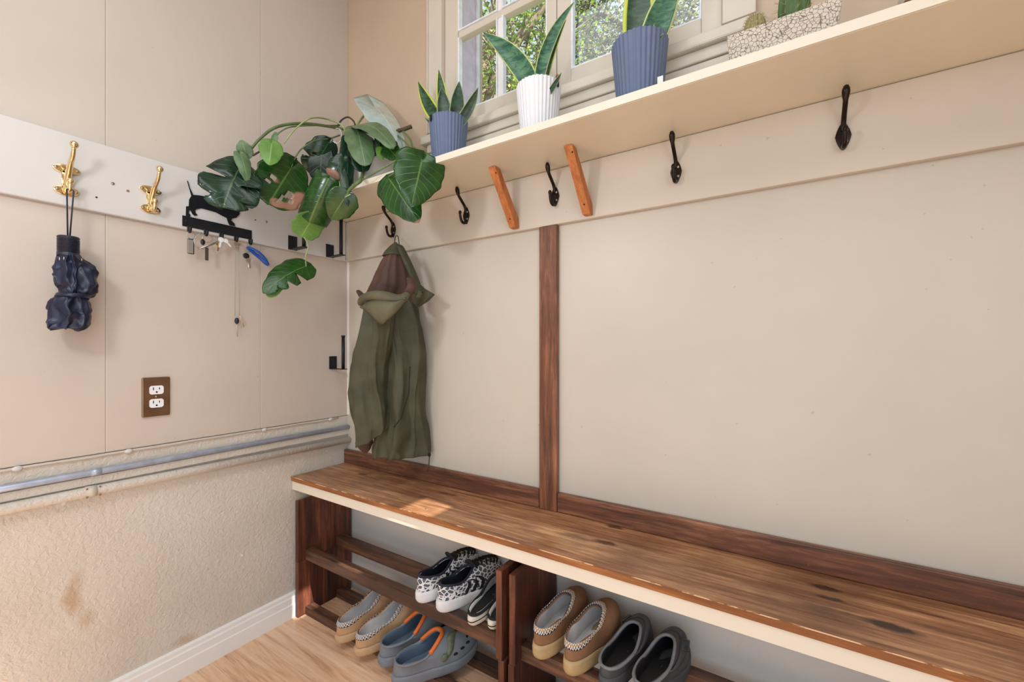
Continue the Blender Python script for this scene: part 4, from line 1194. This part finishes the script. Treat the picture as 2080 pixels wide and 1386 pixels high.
tp3, c3 = snake(1299, 'large snake plant with broad striped leaves in a slate blue pot', .170, M['pot_blue'], [
    (1296,92,1300,-95,52,'snake_yellow',dict(d=.0)), (1322,92,1382,-60,46,'snake_mid',dict(d=.01,side=-.02)),
    (1318,92,1330,-70,34,'snake_yellow',dict(d=.035)), (1332,88,1348,68,7,'snake_dark',dict(d=-.03))], None, dist=.125, r=.064)
p = on_win(1341, 166, -.174)
MB().box(p.x-.006, p.x+.006, p.y-.0, p.y+.0012, p.z-.014, p.z+.012).build('price_sticker', M['tape'], tp3)

# crackle planter with cacti
def mat_crackle():
    t = NT('crackle_glaze'); v = t.coords()
    vo = t.n('ShaderNodeTexVoronoi', feature='DISTANCE_TO_EDGE'); t.l(v, vo.inputs['Vector']); vo.inputs['Scale'].default_value = 150
    k = t.ramp(vo.outputs['Distance'], [(.01, (0,0,0,1)), (.06, (1,1,1,1))])
    c = t.mix(k, srgb(112,98,82), srgb(214,202,188)); t.bump(k, .6, .002)
    return t.out(c, .55)
M['crackle'] = mat_crackle()
pa, pb = on_win(1473, 100, -.150), on_win(1706, 20, -.150)
cp_ = thing('cactus_planter', 'rectangular crackle glazed planter with small cacti', 'planter', ((pa.x+pb.x)/2, -.115, zs))
x0, x1 = pa.x+.003, pb.x+.004
q = [V(x0+.010,-.150,zs),V(x1-.012,-.150,zs),V(x1-.012,-.078,zs),V(x0+.010,-.078,zs)]
r2 = [V(x0,-.156,zs+.100),V(x1,-.156,zs+.100),V(x1,-.070,zs+.100),V(x0,-.070,zs+.100)]
r3 = [V(x0+.006,-.150,zs+.100),V(x1-.006,-.150,zs+.100),V(x1-.006,-.076,zs+.100),V(x0+.006,-.076,zs+.100)]
r4 = [p_+V(0,0,-.012) for p_ in r3]
mb = MB().grid([q, r2, r3, r4], closed=True, uv=False); mb.f.append([0,3,2,1]); mb.f.append([12,13,14,15])
mb.build('trough', M['crackle'], cp_, bevel=.003)
M['cactus'] = plain('cactus_green', srgb(78,106,58), .6, 0, .12)
M['cactus_pale'] = plain('cactus_pale', srgb(148,142,96), .8, 0, .15, 200)
M['spine'] = plain('cactus_spines', srgb(206,190,150), .6)
def cactus(c, r, h, ribs, m, nm, sp, label):
    t = thing('cactus', label, 'cactus', c, 'cacti in the crackle planter'); c = Vector(c)
    prof = [(r*.7, 0)]+[(r*math.cos(a)**.6, h*.25+h*.75*math.sin(a)) for a in [i*PI/2/8 for i in range(8)]]+[(.0004, h)]
    MB().lathe(c, prof, ribs*4, lambda th, z: 1+.10*math.cos(ribs*th)).build('body', m, t, True)
    s = MB(); rg = random.Random(7)
    for k in range(ribs):
        for j in range(7):
            a = j*PI/2/7; th = 2*PI*k/ribs
            p = c+V(math.cos(th)*r*1.08*math.cos(a)**.6, math.sin(th)*r*1.08*math.cos(a)**.6, h*.25+h*.75*math.sin(a))
            for _ in range(3):
                d = V(math.cos(th)+rg.uniform(-.7,.7), math.sin(th)+rg.uniform(-.7,.7), rg.uniform(-.3,.9)).normalized()
                s.tube([p, p+d*sp], [.0005,.0001], 3, cap=False)
    o = s.build('spines', M['spine'], t); o['kind'] = 'stuff'
pc = on_win(1533, 60, -.132); cactus((pc.x, -.130, zs+.089), .019, .048, 14, M['cactus_pale'], 'a', .006, 'small round pale fuzzy cactus in the crackle planter')
pc = on_win(1612, 20, -.118); cactus((pc.x, -.118, zs+.088), .026, .10, 9, M['cactus'], 'b', .012, 'taller green ribbed cactus in the crackle planter')
# small striped dish at the right end of the shelf
pc = on_win(1860, 5, -.15)
dd = NT('striped_glaze'); sxx = dd.n('ShaderNodeSeparateXYZ'); dd.l(dd.coords(), sxx.inputs[0])
kk = dd.ramp(dd.math('PINGPONG', dd.math('MULTIPLY', dd.math('ADD', sxx.outputs[2], dd.math('MULTIPLY', sxx.outputs[0], .6)), 60), .5), [(.2,(0,0,0,1)),(.26,(1,1,1,1))])
M['striped'] = dd.out(dd.mix(kk, srgb(150,110,90), srgb(232,228,224)), .4)
MB().lathe((pc.x+.045, -.15, zs), [(.0001,0),(.038,0),(.044,.004),(.066,.055),(.068,.057),(.066,.058),(.042,.008),(.0001,.006)], 32).build('striped_bowl', M['striped'], None, True)
tag(bpy.data.objects['striped_bowl'], 'striped bowl at the right end of the plant shelf', 'bowl')

# ------------------------------------------------------------------ trees outside the window
M['bark'] = plain('tree_bark', srgb(150,130,112), .9, 0, .2, 14, .8)
M['bark_dark'] = plain('tree_bark_dark', srgb(88,78,70), .9, 0, .2, 14, .8)
def foliage_mat(name, a, b, c):
    t = NT(name); oi = t.n('ShaderNodeNewGeometry')
    col = t.ramp(oi.outputs['Random Per Island'], [(.1, a), (.55, b), (.95, c)])
    t.l(col, t.b.inputs['Base Color']); t.b.inputs['Roughness'].default_value = .6
    tr_ = t.n('ShaderNodeBsdfTranslucent'); t.l(col, tr_.inputs[0])
    mx_ = t.n('ShaderNodeMixShader'); mx_.inputs[0].default_value = .4
    t.l(t.b.outputs[0], mx_.inputs[1]); t.l(tr_.outputs[0], mx_.inputs[2])
    t.l(mx_.outputs[0], t.t.nodes['Material Output'].inputs[0])
    return t.m
M['fol_a'] = foliage_mat('spring_foliage', srgb(84,124,44), srgb(138,178,64), srgb(196,214,100))
M['fol_b'] = foliage_mat('olive_foliage', srgb(46,66,40), srgb(100,116,62), srgb(198,192,116))
def far(px, py, dist):
    d = ray(px, py); k = dist/math.hypot(d.x, d.y); return CAM+d*k
def tree(name, label, limbs, trunk_px, dist, fol, nleaf, size, spread, seed, bark):
    rg = random.Random(seed)
    base = far(trunk_px[0], 230, dist); base.z = -.4
    t = thing(name, label, 'tree', base, 'trees outside the window')
    top = far(trunk_px[0], trunk_px[1], dist)
    MB().tube(smooth_line([base, base+(top-base)*.5+V(.1,0,0), top], 4), [.26-.013*i for i in range(9)], 10).build('trunk', M[bark], t, True)
    bm = MB(); tips = []
    for (pts, r) in limbs:
        q = smooth_line([far(a, b, dist+c) for a, b, c in pts], 5); n = len(q)
        bm.tube(q, [r*(1-.75*i/(n-1)) for i in range(n)], 7)
        for i in range(2, n):
            for _ in range(3):
                d = V(rg.gauss(0,1), rg.gauss(0,1), rg.gauss(.2,1)).normalized()*rg.uniform(.3, 1.1)*dist/6.5
                s = [q[i], q[i]+d*.5+V(0,0,.06), q[i]+d]
                bm.tube(s, [r*.14, r*.09, .003], 5, cap=False); tips += [s[1], s[2], s[2]]
    bm.build('branches', M[bark], t, True)
    vs, fs = [], []
    for _ in range(nleaf):
        p = rg.choice(tips)+V(rg.gauss(0,spread), rg.gauss(0,spread), rg.gauss(0,spread))
        s = size*rg.uniform(.6, 1.3)
        a = V(rg.gauss(0,1), rg.gauss(0,1), rg.gauss(0,.6)).normalized(); b = a.orthogonal().normalized()
        b = (b*math.cos(rg.uniform(0,6.28))+a.cross(b)*math.sin(rg.uniform(0,6.28))).normalized()
        n = len(vs); vs += [p-a*s*.5, p+b*s*.28-a*s*.05, p+a*s*.6, p-b*s*.28-a*s*.05]; fs.append([n,n+1,n+2,n+3])
    mb = MB(); mb.v = vs; mb.f = fs
    o = mb.build('foliage', M[fol], t, recalc=False); o['kind'] = 'stuff'
tree('maple_tree', 'leafy bright green tree seen through the left sash', [
    ([(985,270,0),(978,180,0),(990,110,0),(1010,20,0),(1020,-80,.2)], .16),
    ([(985,260,0),(1010,160,-.1),(1045,90,-.2),(1100,20,-.3),(1160,-60,-.4)], .12),
    ([(990,260,.1),(1040,175,.2),(1085,140,.3),(1135,80,.4)], .08),
    ([(1000,270,.2),(1060,200,.2),(1095,140,.1),(1125,110,.2)], .10),
    ([(985,250,.1),(955,140,.2),(940,60,.3),(925,-40,.3)], .09)], (985, 270), 6.0, 'fol_a', 8500, .052, .14, 4, 'bark')
tree('dense_tree', 'dense olive green tree seen through the right sash', [
    ([(1240,250,0),(1200,120,0),(1190,50,0),(1175,-40,0)], .12),
    ([(1240,250,0),(1290,120,.1),(1270,60,.1),(1215,30,.1),(1160,60,.1)], .10),
    ([(1250,250,.1),(1340,130,.3),(1390,60,.3),(1420,-20,.4)], .10),
    ([(1230,240,.2),(1180,170,.4),(1165,110,.6)], .07),
    ([(1250,240,.2),(1300,160,.4),(1420,90,.6)], .08)], (1245, 260), 9.5, 'fol_b', 15000, .075, .20, 9, 'bark_dark')
